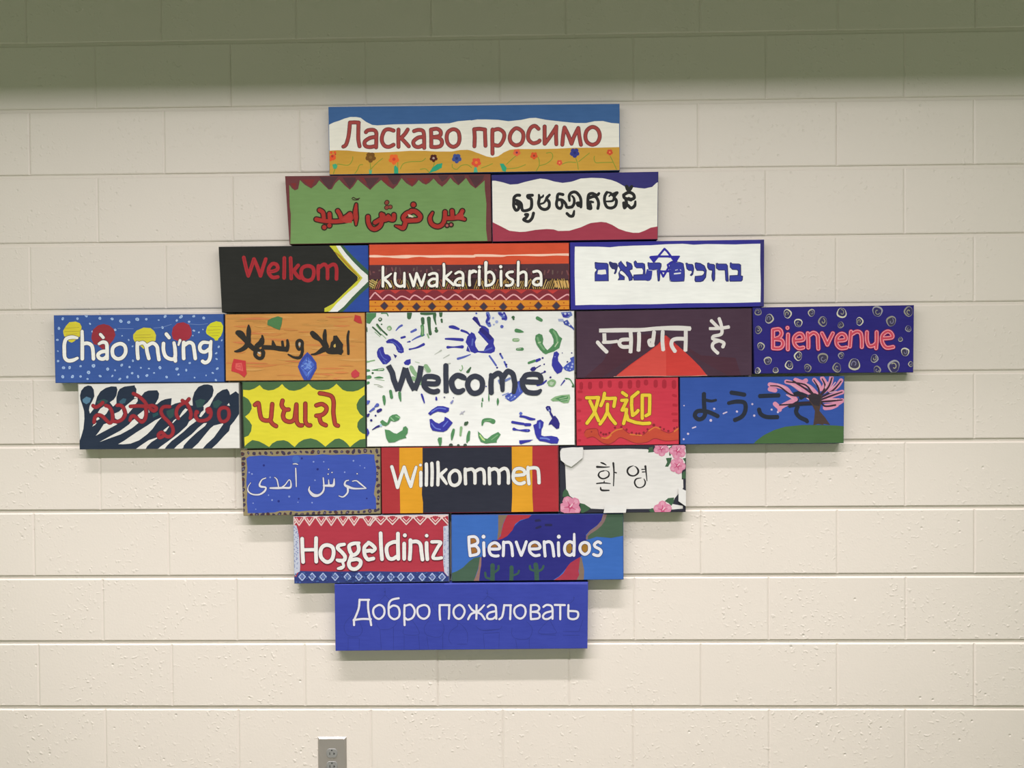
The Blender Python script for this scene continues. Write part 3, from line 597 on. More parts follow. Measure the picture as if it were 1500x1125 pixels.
P('e2ded6',"@B 325,580 380,490 425,440 462,460 430,500 345,582 / 225,660 250,620 285,600 292,608 240,662 / 95,770 172,708 182,714 135,785 110,790 / 0,1060 60,1010 200,910 330,810 450,700 480,640 550,588 592,630 490,705 400,790 300,870 220,930 150,1000 110,1055 0,1066 / 245,1058 300,1000 400,920 520,830 620,730 700,665 748,660 720,705 600,800 480,910 400,1000 395,1030 350,1058 / 510,1060 620,960 700,860 800,740 850,700 990,665 992,680 930,770 850,880 740,980 680,1050 / 630,565 660,500 700,470 700,420 690,410 740,430 720,500 660,572 / 1050,395 1078,360 1092,405")
part('leaf_highlight'); P('5a8098',"@A 130,310 190,265 260,290 240,350 190,380 140,350"); P('34504e',"@A 340,340 450,300 520,330 440,420 380,400"); P('3e5e6e',"@A 680,340 740,290 790,300 770,360 700,385"); P('2f5458',"@A 1180,530 1260,500 1270,540 1190,580")
P('34504e',"@B 570,330 650,300 730,320 680,420 600,430 / 830,350 920,310 980,350 900,440 850,430 / 140,480 260,440 250,560 190,600 150,540")
part('lettering')
O('9a3238',46,'722a34',58,"@A 290,400 330,425 400,390 435,355 / 305,650 320,570 370,540 430,560 490,620 540,660 580,620 575,500 530,420 480,400 / 580,630 650,640 720,610 770,540 760,460 710,400 650,395 / 845,620 860,570 900,555 960,600 1020,645 1070,600 1085,500 1075,400 / 895,220 980,265 1060,340 1110,420 / 850,412 960,405 1100,410 1180,400 1240,440 1200,480 1140,440"
 "@B / 190,415 100,420 60,480 90,560 170,640 230,720 240,800 200,860 140,860 70,800 20,840 40,880 90,860 / 320,590 290,530 300,450 350,390 430,360 480,430 510,520 500,590 / 380,325 430,350 480,300 / 600,500,60 590,490 580,560 620,620 700,625 780,590 810,520 790,450 750,460 770,500 / 1000,430 940,460 925,540 950,620 1000,640 1060,600 1080,520 1060,450 1000,430")

# ---- 12 Gujarati
K('A',350,552,7.895)
sign('yellow sign with green scalloped border and brick red Gujarati script',
     '353.5,559 535,557.5 536.5,656 356,657.5','e2d63c','46584a','3c4c34')
part('scallop_border')
G='4e6e48'
P(G,"@A 20,40 1490,40 1480,75 1440,120 1380,155 1320,170 1250,168 1200,150 1160,110 1128,80 1090,115 1040,145 960,155 900,150 850,125 805,78 770,110 710,145 640,162 580,155 530,120 500,82 460,120 400,150 340,158 280,140 240,95 180,135 120,155 60,150 20,140")
P(G,"@A 20,225 60,228 110,260 145,320 148,370 120,420 70,460 120,510 150,560 140,630 110,680 50,705 20,710")
P(G,"@A 1490,200 1440,215 1390,260 1360,320 1365,370 1400,430 1440,462 1400,490 1372,530 1368,580 1390,625 1430,655 1490,672")
P(G,"@A 20,860 60,810 100,770 155,730 230,745 290,775 350,812 385,770 440,740 520,732 570,750 610,785 645,812 690,760 750,725 830,710 900,730 950,765 1000,808 1050,765 1110,720 1160,712 1210,735 1250,770 1285,812 1340,765 1400,725 1490,712 1490,860")
S('3a4a34',14,"@A 40,60 45,400 60,830",cap=0)
part('lettering')
O('b0443a',36,'7a3228',54,"@A 185,325 225,305 240,400 260,480 310,505 365,490 378,400 385,315 / 360,500 390,545 430,570 / 505,275 495,330 530,375 575,378 / 525,395 510,450 530,500 590,520 640,490 655,400 665,320 / 665,330 665,430 670,520 700,560 730,560 / 768,310 768,420 770,520 800,560 825,560 / 895,330 960,315 1010,350 1005,400 960,440 895,450 / 930,460 950,530 1005,560 / 935,190 1000,200 1070,225 1095,290 1092,400 1100,480 1115,550 1145,565")

# ---- 13 Chinese
K('A',838,545,9.146)
sign('small red sign with yellow Chinese characters above an orange serpent',
     '843,555 994,552.5 995,651.5 844.5,653.5','cc3c4c','b03440','8a2c34')
part('dash_border')
for x,y,w,h in [(122,185,50,90),(240,180,55,85),(385,170,55,85),(505,160,55,80),(650,170,60,85),(775,165,60,100),(885,160,60,90),(990,140,60,60),(1120,155,55,90),(1235,160,60,100),(1365,165,60,100)]:
    S('ac2e3c',w,"@A %g,%g %g,%g"%(x,y-h/2+w/3,x,y+h/2-w/3))
S('b4303e',34,"@A 90,262 125,262 / 85,370 115,370 / 80,520 105,520 / 80,650 105,650 / 90,780 110,775 / 90,915 105,915 / 1355,310 1390,320 / 1360,440 1400,445 / 1345,560 1400,560 / 1360,650 1410,650")
part('serpent')
P('c04c38',"@A 160,815 180,780 250,765 330,762 350,820 390,870 430,890 480,880 530,820 590,765 660,750 710,790 770,830 850,850 930,850 980,820 1040,765 1120,740 1180,760 1240,800 1300,815 1360,800 1440,740 1440,910 1380,920 1280,925 1200,910 1120,890 1060,915 960,950 850,950 760,930 700,890 640,875 580,920 500,965 420,950 350,905 280,870 210,885 170,860")
S('9c3438',10,"@A 165,815 200,770 330,760 360,840 420,895 480,880 540,820 620,760 680,760 780,830 930,850 1040,765 1120,740 1240,800 1320,812 1435,745 / 200,885 290,870 400,945 480,968 560,935 640,878 720,900 850,952 1000,940 1110,890 1250,922 1435,910")
S('d47a3c',18,"@A 400,880 480,885 530,820 600,775 670,760 / 450,885 520,850 / 780,835 930,848 / 1030,785 1110,740 1180,760 / 1370,795 1430,750")
D('8c2c34',"@A 385,810,14 420,835,16 455,835,16 500,815,14 575,745,16 660,735,16 730,770,16 800,812,16 860,825,16 900,825,16 960,810,16 1010,765,14 1095,710,20 1180,740,16 1230,765,14 1290,790,16 1370,755,16 1405,740,12 260,800,10")
part('lettering')
O('e6c83c',44,'8c4a2c',60,"@A 195,345 280,345 355,340 330,440 290,560 200,685 / 240,390 290,500 355,650 / 435,285 420,370 385,450 / 430,350 500,355 580,350 560,460 / 475,430 470,540 430,620 375,695 / 475,540 520,620 580,690 / 675,275 730,315 / 665,380 735,375 700,450 670,510 730,500 720,580 690,690 / 730,570 750,640 850,675 950,690 1040,685 / 885,270 800,340 795,440 810,580 / 815,580 860,545 885,515 / 940,310 940,450 940,620 / 945,310 1040,310 1040,440 1035,560 990,585",sm=0)

# ---- 14 Japanese
K('A',992,545,6.0)
sign('blue sign with black Japanese characters and a pink blossom tree on a green hill',
     '995.5,552.5 1237.5,550.5 1236.5,649.5 996,651.5','3654a0','304884','2c3c64')
part('hill'); P('48683e',"@A 670,630 700,600 760,555 850,510 950,480 1100,465 1250,465 1400,470 1490,478 1490,660 670,660")
part('lettering')
C='2b303c'
S(C,38,"@A 235,185 235,260 240,340 245,370 225,405 185,415 155,385 170,350 210,340 270,350 320,370 360,390 / 245,245,28 300,255,26 345,245,22 / 470,180 540,190 595,200 / 445,275,32 520,260 590,270 600,330 570,390 500,425 / 720,212 800,208 900,205 / 718,325 735,370 790,395 890,395 / 1020,200 1090,180 1140,185 1080,230 / 1060,240 1000,290,30 980,300,30 / 980,298 1080,280 1190,275 / 1060,300 1045,350 1075,395 1135,425 1140,440,30",cap=0)
D('3e548c',"@A 198,376,13")
part('petal_group'); D('c8b8d0',"@A 325,323,10 295,425,12 95,543,10 57,590,9 525,347,10 660,282,9 677,383,10 885,352,10 830,330,9 60,295,6"); S('c8b8d0',12,"@A 405,365 435,352 / 135,492 162,482")
part('blossom_tree')
br="@A 1230,260,60 1180,180,22 1120,110,14 960,85,12 / 1230,230 1130,150 1020,80 / 1200,240 1100,210 1000,200 900,130,12 820,120,10 / 1200,260 1050,280 900,290,12 / 1250,220 1240,140 1200,70,10 / 1260,200 1300,130 1275,60,10 / 1270,200 1330,130 1360,50,12 / 1270,220 1370,160 1440,80,10 / 1270,240 1350,210 1450,175,10 / 1270,260 1350,255 1450,245,10 / 1260,260 1300,300 1390,290"
S('d68ea8',40,"@A 960,85 1010,100 1080,150 1110,160 1180,190 / 1040,70 1100,90 1130,75 / 1080,100 1160,130 1220,190 / 815,110 900,125 960,150 1000,200 1040,240 / 815,150 860,160 / 860,280 900,310 940,290 1020,250 / 1205,70 1240,110 1255,150 / 1275,55 1300,100 1280,150 / 1355,50 1340,110 1290,170 / 1440,75 1400,130 1340,160 / 1450,175 1380,200 1290,240 / 1450,250 1390,285 1300,300 / 1300,315 1350,310 1400,290 / 900,330 / 1290,250 1420,250")
S('3c2e38',16,br)
S('dca8b8',9,"@A 1000,110 1060,140 1090,165 / 1130,100 1190,150 / 880,105 950,140 / 960,200 1020,240 / 1320,90 1300,140 / 1390,90 1350,140 / 1340,180 1400,170 / 1320,235 1400,240 / 1235,90 1250,130 / 1140,230 1165,245")
P('4e3e38',"@A 1150,210 1200,190 1270,200 1265,280 1250,340 1300,400 1345,465 1290,455 1280,465 1240,455 1195,468 1205,400 1210,340 1180,280 1160,250")
P('383238',"@A 1150,200 1210,185 1265,210 1250,300 1200,290 1165,250")
# ---- 15 Welcome (large, handprints)
K('A',530,450,9.375); K('B',685,450,9.375); K('C',530,550,9.375); K('D',685,550,9.375)
sign('large white sign with dark word Welcome among blue and green handprints, centre of the group',
     '536,457.5 841.5,455 842.5,652.5 537,655','eeede8','c4c2ba','4c4c4e')
B1='3c3c9e'; B2='36307c'; B3='5a66b8'; G1='568a5c'; G2='486a4a'; G3='8ab080'
part('handprint')
P(B1,"@A 205,620 225,570 270,540 298,550 305,610 320,645 360,650 395,680 405,720 380,750 340,785 290,785 250,730 215,680"); P(B1,"@A 330,470 370,440 430,430 490,460 545,510 575,570 578,620 540,635 500,620 475,580 465,540 430,500 390,495 340,495")
S(B3,14,"@A 245,590 265,650 300,700 340,720 / 400,470 460,500 520,570 / 300,730 330,770 / 500,590 550,600")
S(B3,26,"@A 470,320,14 510,275,26 550,250,30 / 680,340,30 740,310,36 / 690,455,14 760,415,24 850,380,30"); S(B1,30,"@A 545,420 590,408 / 625,480,14 660,472,24 / 655,578,26 700,570,20 770,550,28 850,510,38"); P(B2,"@A 430,640 485,665 460,705"); P(B1,"@A 575,760 610,725 670,710 672,770 640,798 590,790")
part('handprint')
P(B1,"@A 1425,480 1450,400 1500,350 @B 50,340 95,365 120,430 100,480 110,540 150,600 220,600 250,540 285,505 200,410 140,345 185,280 170,250 100,200 60,160 90,125 135,140 155,190 180,245 240,262 290,300 300,370 355,425 365,450 355,500 380,560 370,610 320,635 200,630 140,620 100,635 40,610 20,560 0,520 -20,600 @A 1490,620 1460,540")
S(B2,60,"@B 190,310 250,360 310,420 / 100,160,50 170,260,20"); S(B3,22,"@B 70,440 60,520 / 230,600 330,560")
S(B1,44,"@A 1210,270,36 1260,275,50 1330,300,30 / 1370,320,34 1440,345,30 1480,380,20 / 1150,435,24 1250,438,36 1380,448,44 / 1180,550,40 1260,548,20 1380,545,46"); S(B3,30,"@A 1320,708,34 1400,685,28 1490,650,14")
part('handprint')
S(B3,26,"@B 300,670 350,740 390,800 / 445,640 480,700 / 505,750 535,820"); D(B2,"@B 405,830,14 450,640,14 530,790,16")
part('handprint')
S(G2,44,"@A 655,85,70 650,140,56"); P(G1,"@A 40,80 200,75 195,130 150,170 110,230 70,220 40,180"); P(G2,"@A 40,240 75,280 80,340 40,340"); S(G1,16,"@A 270,85 340,85 360,120 / 100,110 150,130")
S(G2,22,"@A 150,275 200,320 260,380 / 210,240,30 270,310,24 345,380,24"); S(G3,10,"@A 180,340 250,405 / 270,370 330,430 / 200,250 260,330"); D(G2,"@A 252,170,28 272,235,11"); D('d8d8c8',"@A 250,165,12"); D(G3,"@A 380,290,34"); D('cfd4bc',"@A 375,295,18")
part('handprint')
S(G2,40,"@A 820,85 900,90 1000,80 / 835,160,50 840,220,44 / 920,155,56 925,240,44 930,300,40 940,365,46 / 1000,100,50 1000,160,36 1020,240,12 / 1085,75,50 1085,120,38 / 1095,170,30 1100,205,26"); S(G1,44,"@A 830,260,50 835,320,44 830,380,50"); S(G3,20,"@A 830,270 835,370 / 900,370 920,420"); D(G2,"@A 1025,325,26 1020,290,18")
part('handprint')
S(G3,18,"@A 60,760 120,740 175,730 / 60,740 100,750"); S(G1,26,"@A 140,865,8 220,860,30 290,855,40 / 60,870,40 100,870,30 / 70,965,50 110,960,50 / 175,970,10 235,965,30 290,970,14 / @C 60,110,40 90,100,40"); S('d4dcc4',14,"@A 230,860 290,850"); D(G2,"@A 150,905,16"); S('a4ac98',9,"@C 170,125 230,130 290,160 / 220,150 270,165"); S(G3,8,"@C 190,50 310,70")
part('handprint')
S('8fb288',60,"@A 680,830 720,900 800,980,40 / 880,810 920,870 / 830,990 800,1040 @C 820,100 / @C 700,40 760,60"); S('b4c4a8',10,"@A 735,750 790,765 / 830,820 900,900"); S('b8bcb0',16,"@A 1000,650,6 1050,620,12 1090,595,24 / 1120,700,8 1200,655,14 / 1180,780,20 1215,772"); S(G3,14,"@A 1375,800 1385,840 1360,875 1345,860"); S(G2,26,"@A 1475,850,20 1450,890,34 / @B 40,830,20 10,890,30")
part('handprint')
S('6878c0',50,"@B 275,85 290,140 270,200 300,250 / 440,80 480,120 520,160"); S(B1,30,"@B 270,110 285,160 260,200 300,220 / 440,90 470,100 / 500,80 530,150 480,160"); D('a4aedc',"@B 350,150,16 400,200,22 360,240,12 500,110,12 290,200,12 310,130,10 470,75,10"); D(B3,"@B 470,265,24 120,85,14")
part('handprint')
D(G2,"@B 625,140,22 630,165,14"); S(G1,44,"@B 670,320,54 720,330,44 765,340,14 / 960,150,50 1010,178,44"); S(G3,46,"@B 635,450 690,450"); S('c8d0b8',12,"@B 640,450 700,445"); S(G1,42,"@B 680,578,34 750,575,44"); S('c8d0b8',8,"@B 680,575 730,570")
P(G1,"@B 925,440 935,385 980,362 1025,380 1040,440 1030,500 1065,560 1095,590 1150,540 1180,500 1180,440 1155,380 1118,330 1130,300 1165,290 1220,330 1260,400 1300,430 1280,480 1260,560 1180,610 1110,630 1075,648 1040,630 990,580 945,510"); S('7aa878',26,"@B 960,420 990,500 1050,580 / 1180,330 1220,400 1230,470"); S('b0c8a0',16,"@B 970,490 1000,480 / 1240,480 1200,540")
part('handprint')
P('6a7ab8',"@B 1280,70 1420,60 1440,110 1380,150 1310,140"); P(B1,"@B 1300,100 1350,70 1400,110 1350,145 1310,135"); P('a0a8cc',"@B 1240,160 1310,160 1330,200 1250,195"); P('4a56a4',"@B 1310,200 1370,170 1400,220 1470,300 1470,330 1430,290 1380,260 1330,240"); D('c4cae0',"@B 1340,90,16 1390,90,10 1400,240,14 1350,210,10")
part('handprint')
P(B1,"@B 1185,620 1225,605 1258,640 1240,690 1245,740 1290,800 1310,830 1290,890 1230,918 1190,870 1155,800 1160,720 1175,670"); P('4c5cb4',"@B 1310,830 1360,780 1420,740 1405,700 1470,670 1470,860 1400,885 1340,865"); D('a8b2dc',"@B 1380,810,12 1430,820,16 1410,855,9 1440,780,14 1360,850,8 1200,680,6")
D(B2,"@B 1030,698,14 1052,783,11 1060,885,16 1430,628,10 1370,750,12 1300,628,7 1138,965,12"); S(B1,40,"@B 945,735,40 990,715,34"); S(G1,40,"@B 840,765,32 920,735,34"); P(B2,"@B 858,855 880,825 920,815 945,840 920,875 880,880"); S(B2,14,"@B 940,835 1000,800 / 1000,915 1060,890")
part('handprint')
P('4c5cb4',"@D 670,90 740,60 760,230 700,290 640,340 590,360 540,330 510,280 560,250 620,230 670,180"); S('7a8cd0',12,"@D 480,270 560,240 / 520,310 600,290 / 690,120 720,220 / 600,330 640,300"); D('c0cae8',"@D 600,270,12 650,290,10 560,310,10"); S('7886b8',30,"@D 520,70,34 580,40,30 / 430,70 440,110,20"); D('3c3c8e',"@D 255,150,10")
part('handprint')
S(B1,30,"@D 960,130,34 1030,110,28 1080,70,20 / 1280,135,10 1330,70,22"); D(B2,"@D 1138,25,14"); S(G3,30,"@D 1110,100,40 1160,70,40 1200,90,30 1170,140,30 1120,130"); D('b8ccb0',"@D 1150,110,26"); S(G1,16,"@D 1340,40 1400,50 1440,110 1460,150,30"); D(G2,"@D 1445,150,16 1360,45,10")
part('handprint')
P(G3,"@D 1140,330 1200,290 1280,270 1400,260 1410,310 1385,375 1320,380 1250,350 1170,355"); P(G1,"@D 1200,320 1300,280 1380,290 1370,350 1290,360"); S('b0c8a0',8,"@D 1260,320 1360,300 / 1280,340 1380,330")
part('handprint')
S(G1,26,"@D 205,310,14 205,345,24 / 195,375,16 195,430,14 / 290,250,6 292,320,20 292,355,8 / 415,320,18 415,360,34 412,405,14")
part('handprint')
P(B1,"@D 955,620 1000,605 1045,640 1035,700 1015,740 1010,820 1050,835 1150,828 1230,845 1255,880 1235,935 1150,935 1060,910 990,900 950,860 925,800 915,740 900,680 945,660"); S('6c80cc',22,"@D 990,650 990,720 / 1000,860 1080,865 1120,880"); S(B1,34,"@D 725,560,30 790,570,34 860,595,40 920,600,24 / 615,640,36 700,655,36 770,665,34 / 795,675,44 855,675,40 / 635,735,42 700,750,16 800,755,40 840,755,36"); P(B1,"@D 708,890 800,885 900,880 850,910 790,925 730,945 710,930"); D('5c6cc0',"@D 730,522,22 820,755,10")
P(B2,"@D 1070,440 1090,418 1130,420 1148,460 1145,500 1180,560 1200,550 1240,600 1265,660 1255,725 1220,735 1150,670 1110,680 1120,650 1160,590 1130,530 1120,495 1090,480"); D('8c98d0',"@D 1120,480,14 1105,450,8")
part('handprint')
S(G1,30,"@D 200,680,20 220,620,44 290,610,52 350,630,66"); P(G1,"@D 140,765 180,800 230,860 270,870 330,820 420,775 455,810 400,890 400,920 320,925 250,935 180,910 150,850"); S('b8d488',20,"@D 170,820 210,880 / 190,850 230,890"); S('7aa878',16,"@D 230,630 320,610 / 330,880 410,820")
part('handprint')
P(B1,"@C 910,520 960,470 1040,420 1120,420 1200,445 1195,490 1150,515 1090,500 1040,495 980,520 940,550"); P(B1,"@C 930,600 960,595 1010,640 1060,660 1130,620 1140,565 1190,590 1250,650 1220,690 1170,750 1120,775 1050,770 970,755 940,700"); S('6878cc',16,"@C 960,500 1050,450 1150,460 / 960,660 1010,720 1080,740 / 1180,630 1120,700"); S(B1,24,"@C 822,260,26 840,310,28 860,375,16 / 1022,300,20 1025,330,30"); S('8c90c4',28,"@C 1250,345,20 1230,375,30"); D('6a6a80',"@C 1135,300,12 1260,305,8"); S('bab8c4',14,"@C 1350,530 1410,490 / 1370,500 1390,530")
part('handprint')
S(G1,40,"@C 303,290,40 310,350,40 312,400,20 / 395,215,40 410,300,42 / 520,240,40 525,300,36 535,350,16"); P(G1,"@C 250,635 285,608 330,640 350,650 380,570 420,540 480,530 530,570 510,610 450,635 400,620 370,670 330,695 280,680"); P(G1,"@C 315,740 380,750 440,790 480,800 560,750 570,710 605,695 635,730 630,790 600,830 615,855 520,880 450,915 370,920 335,860"); S('8ab888',18,"@C 400,580 440,620 / 470,560 520,580"); S('a8c8e0',30,"@C 258,680 265,690")
part('handprint')
S(B3,34,"@C 75,370,60 100,355,30 / 180,430,20 215,405,50 / 110,495,20 165,455,34"); S(B2,30,"@C 80,550,44 100,530,20 / 225,490,44 260,470,40 / 130,615,34 / 145,745,10 200,710,24 235,695,30"); P(B1,"@C 50,700 90,740 105,790 80,835 50,830"); D(B2,"@C 190,550,12")
part('handprint')
S(G1,36,"@C 1262,745,34 1245,810,44 1235,880,18 / 1475,775,34 1460,840,44 1445,915,20"); S(G3,40,"@C 1365,715,36 1355,820,26"); D('466048',"@C 1430,660,26 1450,645,16 1415,675,12"); P(G1,"@C 1040,880 1055,850 1100,850 1100,910 1085,975 1070,975"); D('46544a',"@C 1225,960,28 1325,960,20 1420,962,26"); S(G1,40,"@D 20,780,30 10,880,40 / ")
part('lettering')
C='3c3f4c'
S(C,76,"@A 365,800 420,900 @C 440,60 500,210 / @C 500,210 550,70 @A 600,830 / @A 600,840 @C 660,80 725,200 / @C 725,200 790,30 @A 815,805",sm=0,cap=0)
S(C,72,"@C 880,110 1000,115 1045,100 1045,40 @A 990,955 940,950 @C 880,20 855,80 860,150 920,205 990,225 1050,210 / @A 1155,790 1155,900 @C 1155,0 1160,240 ",cap=0)
S(C,78,"@C 1420,45,50 @A 1390,960 @C 1310,0 1240,60 1240,140 1280,210 1340,225 1400,195,60",cap=0)
S(C,74,"@D 105,10 30,45 0,130 40,220 105,245 180,210 205,130 185,50 105,10")
S(C,74,"@B 315,920,50 330,960 @D 325,50 320,130 325,245 / @D 340,20 400,-25 440,-25 470,20 475,90 480,215,54 / @D 485,30 540,-50 570,-55 620,-20 640,60 650,130 630,240,56 ",cap=0)
S(C,72,"@D 800,85 900,90 1000,85,70 1000,20 @B 960,925 880,920 800,935 760,990 @D 750,60 760,150 810,220 890,240 960,235 1000,205,46")

# ---- 16 Persian
K('A',348,650,7.009)
sign('blue sign with thin silver Persian script and a gold border of dark dots',
     '352,659.5 557.5,656 558,753 356,756','4258b0','8a7c5c','6c6454')
part('border')
P('988a68',"@A 20,50 1480,40 1480,110 1420,112 1300,105 1200,115 1100,110 960,115 870,108 780,118 600,115 480,125 350,128 250,120 120,130 90,150 100,250 90,400 100,500 95,600 105,715 20,720 / 1405,80 1480,60 1480,740 1400,740 1425,680 1420,560 1400,520 1410,440 1425,380 1425,250 1405,150 / 20,715 110,712 250,712 380,705 430,690 540,685 620,695 750,685 820,690 880,680 960,690 1100,680 1250,685 1330,670 1480,680 1480,800 20,800")
R=_r.Random(2)
ds=[]
for i in range(24): ds.append('@A %g,%g,%g'%(50+i*60,100-i*1.2+R.uniform(-6,6),R.uniform(13,22)))
for i in range(23): ds.append('@A %g,%g,%g'%(140+i*58,732-i*1.8+R.uniform(-8,8),R.uniform(13,22)))
for i in range(11): ds.append('@A %g,%g,%g'%(58+R.uniform(-6,6),155+i*53,R.uniform(18,26)))
for i in range(10): ds.append('@A %g,%g,%g'%(1440+R.uniform(-8,8),120+i*62,R.uniform(13,22)))
D('463c50',' '.join(ds),jit=.6)
D('5c3c34',' '.join(ds[::3]),k=.6)
D('7a7488',' '.join(ds[1::4]),k=.4)
part('speckles'); D('2c3480',"@A 270,222,12 660,150,11 822,262,12 422,590,12 628,565,9 1327,562,9"); D('8c9cd4',"@A 120,295,9 148,310,9 780,185,9 885,185,7 1190,175,9 1305,248,7 1258,225,6 1100,292,8 795,375,8 530,542,11 355,578,9 765,605,8 620,600,6 160,610,7 335,345,9 318,528,7 187,672,6")
D('4868b8',"@A 600,160,40")
part('lettering')
O('dcdae0',11,'34386e',19,"@A 135,400,6 110,440,8 108,485,14 150,518,14 220,522,16 275,490,20 290,450,16 240,440,22 225,420,18 250,370,12 290,352,10 / 335,455,16 410,455,22 470,452,20 540,450,20 548,400,12 530,370,10 490,420,12 460,445,16 / 380,345,8 405,370,12 420,440,12 / 570,208,8 600,206,12 620,214,6 / 597,250,10 600,330,14 603,440,10 / 740,440,8 735,480,20 780,528,34 840,525,22 885,470,18 880,350,12 / 885,430,20 950,430,26 985,425,26 992,360,10 / 935,370,8 938,425,16 / 935,262,12 / 930,312,14 / 970,295,14 / 1180,385,10 1220,380,12 1260,410,16 1320,458,10 / 1315,458,12 1200,460,18 1130,440,28 1100,420,20 1110,385,14 1140,375,10 / 1130,440,22 1130,500,18 1085,545,14 1040,535,8 / 1228,308,14")

# ---- 17 German
K('A',550,648,10.227); K('B',685,648,10.227)
sign('black sign with yellow and red side stripes and white word Willkommen',
     '558,655.5 819,652.5 819,750 559,753','30323e','9c3040','2a2024')
part('red_stripe'); P('ae383c',"@A 70,50 360,60 365,500 370,1100 60,1100")
part('yellow_stripe'); P('e2a02c',"@A 358,50 705,50 705,400 695,780 712,900 712,1110 372,1110 365,700 358,400")
part('yellow_stripe'); P('e2a02c',"@B 660,40 970,40 968,400 970,800 985,1080 655,1080 668,800 665,500")
part('red_stripe'); P('b0363c',"@B 970,40 1350,40 1358,600 1362,1100 985,1100 972,800 968,400")
part('dark_edge'); P('34343c',"@B 1350,30 1450,30 1450,1110 1362,1110 1358,600")
part('lettering')
O('eae8e2',50,'4c3c34',60,"@A 245,365 290,520 330,675 / 330,675 385,500 430,370 / 430,370 480,530 530,660 / 530,660 565,520 610,370,40 / 675,340,44 / 680,450 680,650 / 762,325 765,450 762,640 / 845,315 850,450 845,640 / 935,300 940,450 935,635 / 1060,405,40 1000,460 970,490 / 980,500 1030,570 1065,620,36 / 1185,420 1120,470 1105,540 1130,620 1190,645 1250,610 1270,540 1250,450 1185,420 / 1345,400 1345,500 1350,620 "
 "/ @A 1350,420 1430,400 1460,410 @B 105,450 110,500 110,610 / @B 110,440 180,400 235,420 250,500 250,615 / 325,390 325,500 330,620 / 335,420 400,395 450,420 470,480 470,615 / 475,430 540,390 590,410 610,480 610,610 / 700,495 845,480 845,420 780,390 710,410 685,480 690,560 740,610 800,620 850,600 / 905,375 905,480 920,620 / 915,390 1000,380 1050,400 1065,480 1070,605",sm=1)

# ---- 18 Korean
K('A',812,645,7.5)
sign('white paper-look sign with thin black Korean characters, pink flowers at corners and dark edge',
     '819.5,654 1005.5,651 1005,750.5 820,752.5','34343e','34343e','3a3a40')
part('paper_panel')
P('e6e2dc',"@A 60,130 80,90 310,75 320,105 500,100 800,92 1020,98 1100,130 1250,60 1440,62 1450,200 1400,350 1400,430 1415,430 1418,520 1320,640 1300,700 1412,720 1412,750 1300,760 1050,752 800,755 560,758 400,750 300,700 170,610 130,540 120,300 120,280")
part('lettering')
C='2e2c2c'
S(C,14,"@A 512,245,14 540,255,20 570,272,10 / 470,292,26 540,295,18 605,292,10 / 545,335 500,350,14 485,385,20 510,415,18 550,420,16 595,395,18 600,355,14 575,335,8 545,335,6 / 648,250,22 655,350,16 650,500,12 / 655,350,10 680,357,16 / 465,475,14 540,468,16 615,475,10 / 548,450,14 548,470,10 / 508,518,14 520,548,22 600,550,16 / 870,278,6 820,300,20 802,340,20 825,380,20 875,390,16 915,365,20 922,330,22 900,295,14 880,285,6 / 1000,285,24 1008,350,16 1018,445,10 / 962,320,14 995,318,10 / 968,348,14 1000,346,10 / 955,412,8 900,425,16 882,465,18 905,510,16 945,520,12 985,500,16 1000,460,18 985,425,10")
def flw(cx,cy,r,n=5,a0=0.3):
    part('flower')
    for k in range(n):
        a=a0+k*6.283/n; u=(_m.cos(a),_m.sin(a))
        P('d88aa4','@A '+' '.join('%g,%g'%(cx+u[0]*r*.55+r*.5*_m.cos(b)*(1),cy+u[1]*r*.55+r*.5*_m.sin(b)) for b in [q*.785 for q in range(8)]))
    D('e0a0b4','@A '+' '.join('%g,%g,%g'%(cx+r*.72*_m.cos(a0+k*6.283/n),cy+r*.72*_m.sin(a0+k*6.283/n),r*.2) for k in range(n)))
    for k in range(n):
        a=a0+k*6.283/n; S('c4557c',r*.09,'@A %g,%g,%g %g,%g,%g'%(cx,cy,r*.16,cx+r*.6*_m.cos(a),cy+r*.6*_m.sin(a),r*.03))
    D('c04a74','@A %g,%g,%g'%(cx,cy,r*.2)); S('ecc4cc',r*.12,'@A %g,%g %g,%g'%(cx,cy,cx+r*.2,cy-r*.25))
for s in ["1030,135 1040,80 1080,70 1088,130","1260,85 1290,60 1300,90 1275,175 1262,165","1225,195 1290,190 1280,240 1250,290 1215,290 1240,240","1410,200 1450,190 1450,260","1400,390 1415,350 1450,330 1450,420 1405,420","90,620 95,570 125,530 150,560 172,620","285,690 330,700 400,745 370,770 310,800 290,790","1212,668 1250,635 1315,628 1312,680 1285,720 1255,690","1040,770 1070,745 1105,748 1095,800 1060,790"]:
    part('leaf'); P('446448','@A '+s)
flw(1175,90,85,5,.2); flw(1355,115,92,5,.6); flw(1355,280,88,5,.1); flw(175,730,118,5,.5); flw(1190,765,100,5,.9)
for s in ["60,150 90,85 200,75 315,78 310,190 250,240 185,290 130,265 70,215","560,700 795,715 780,810 535,805","1360,510 1460,560 1460,735 1360,665"]:
    part('paper_tab',lift=.0045); P('e6e3de','@A '+s)

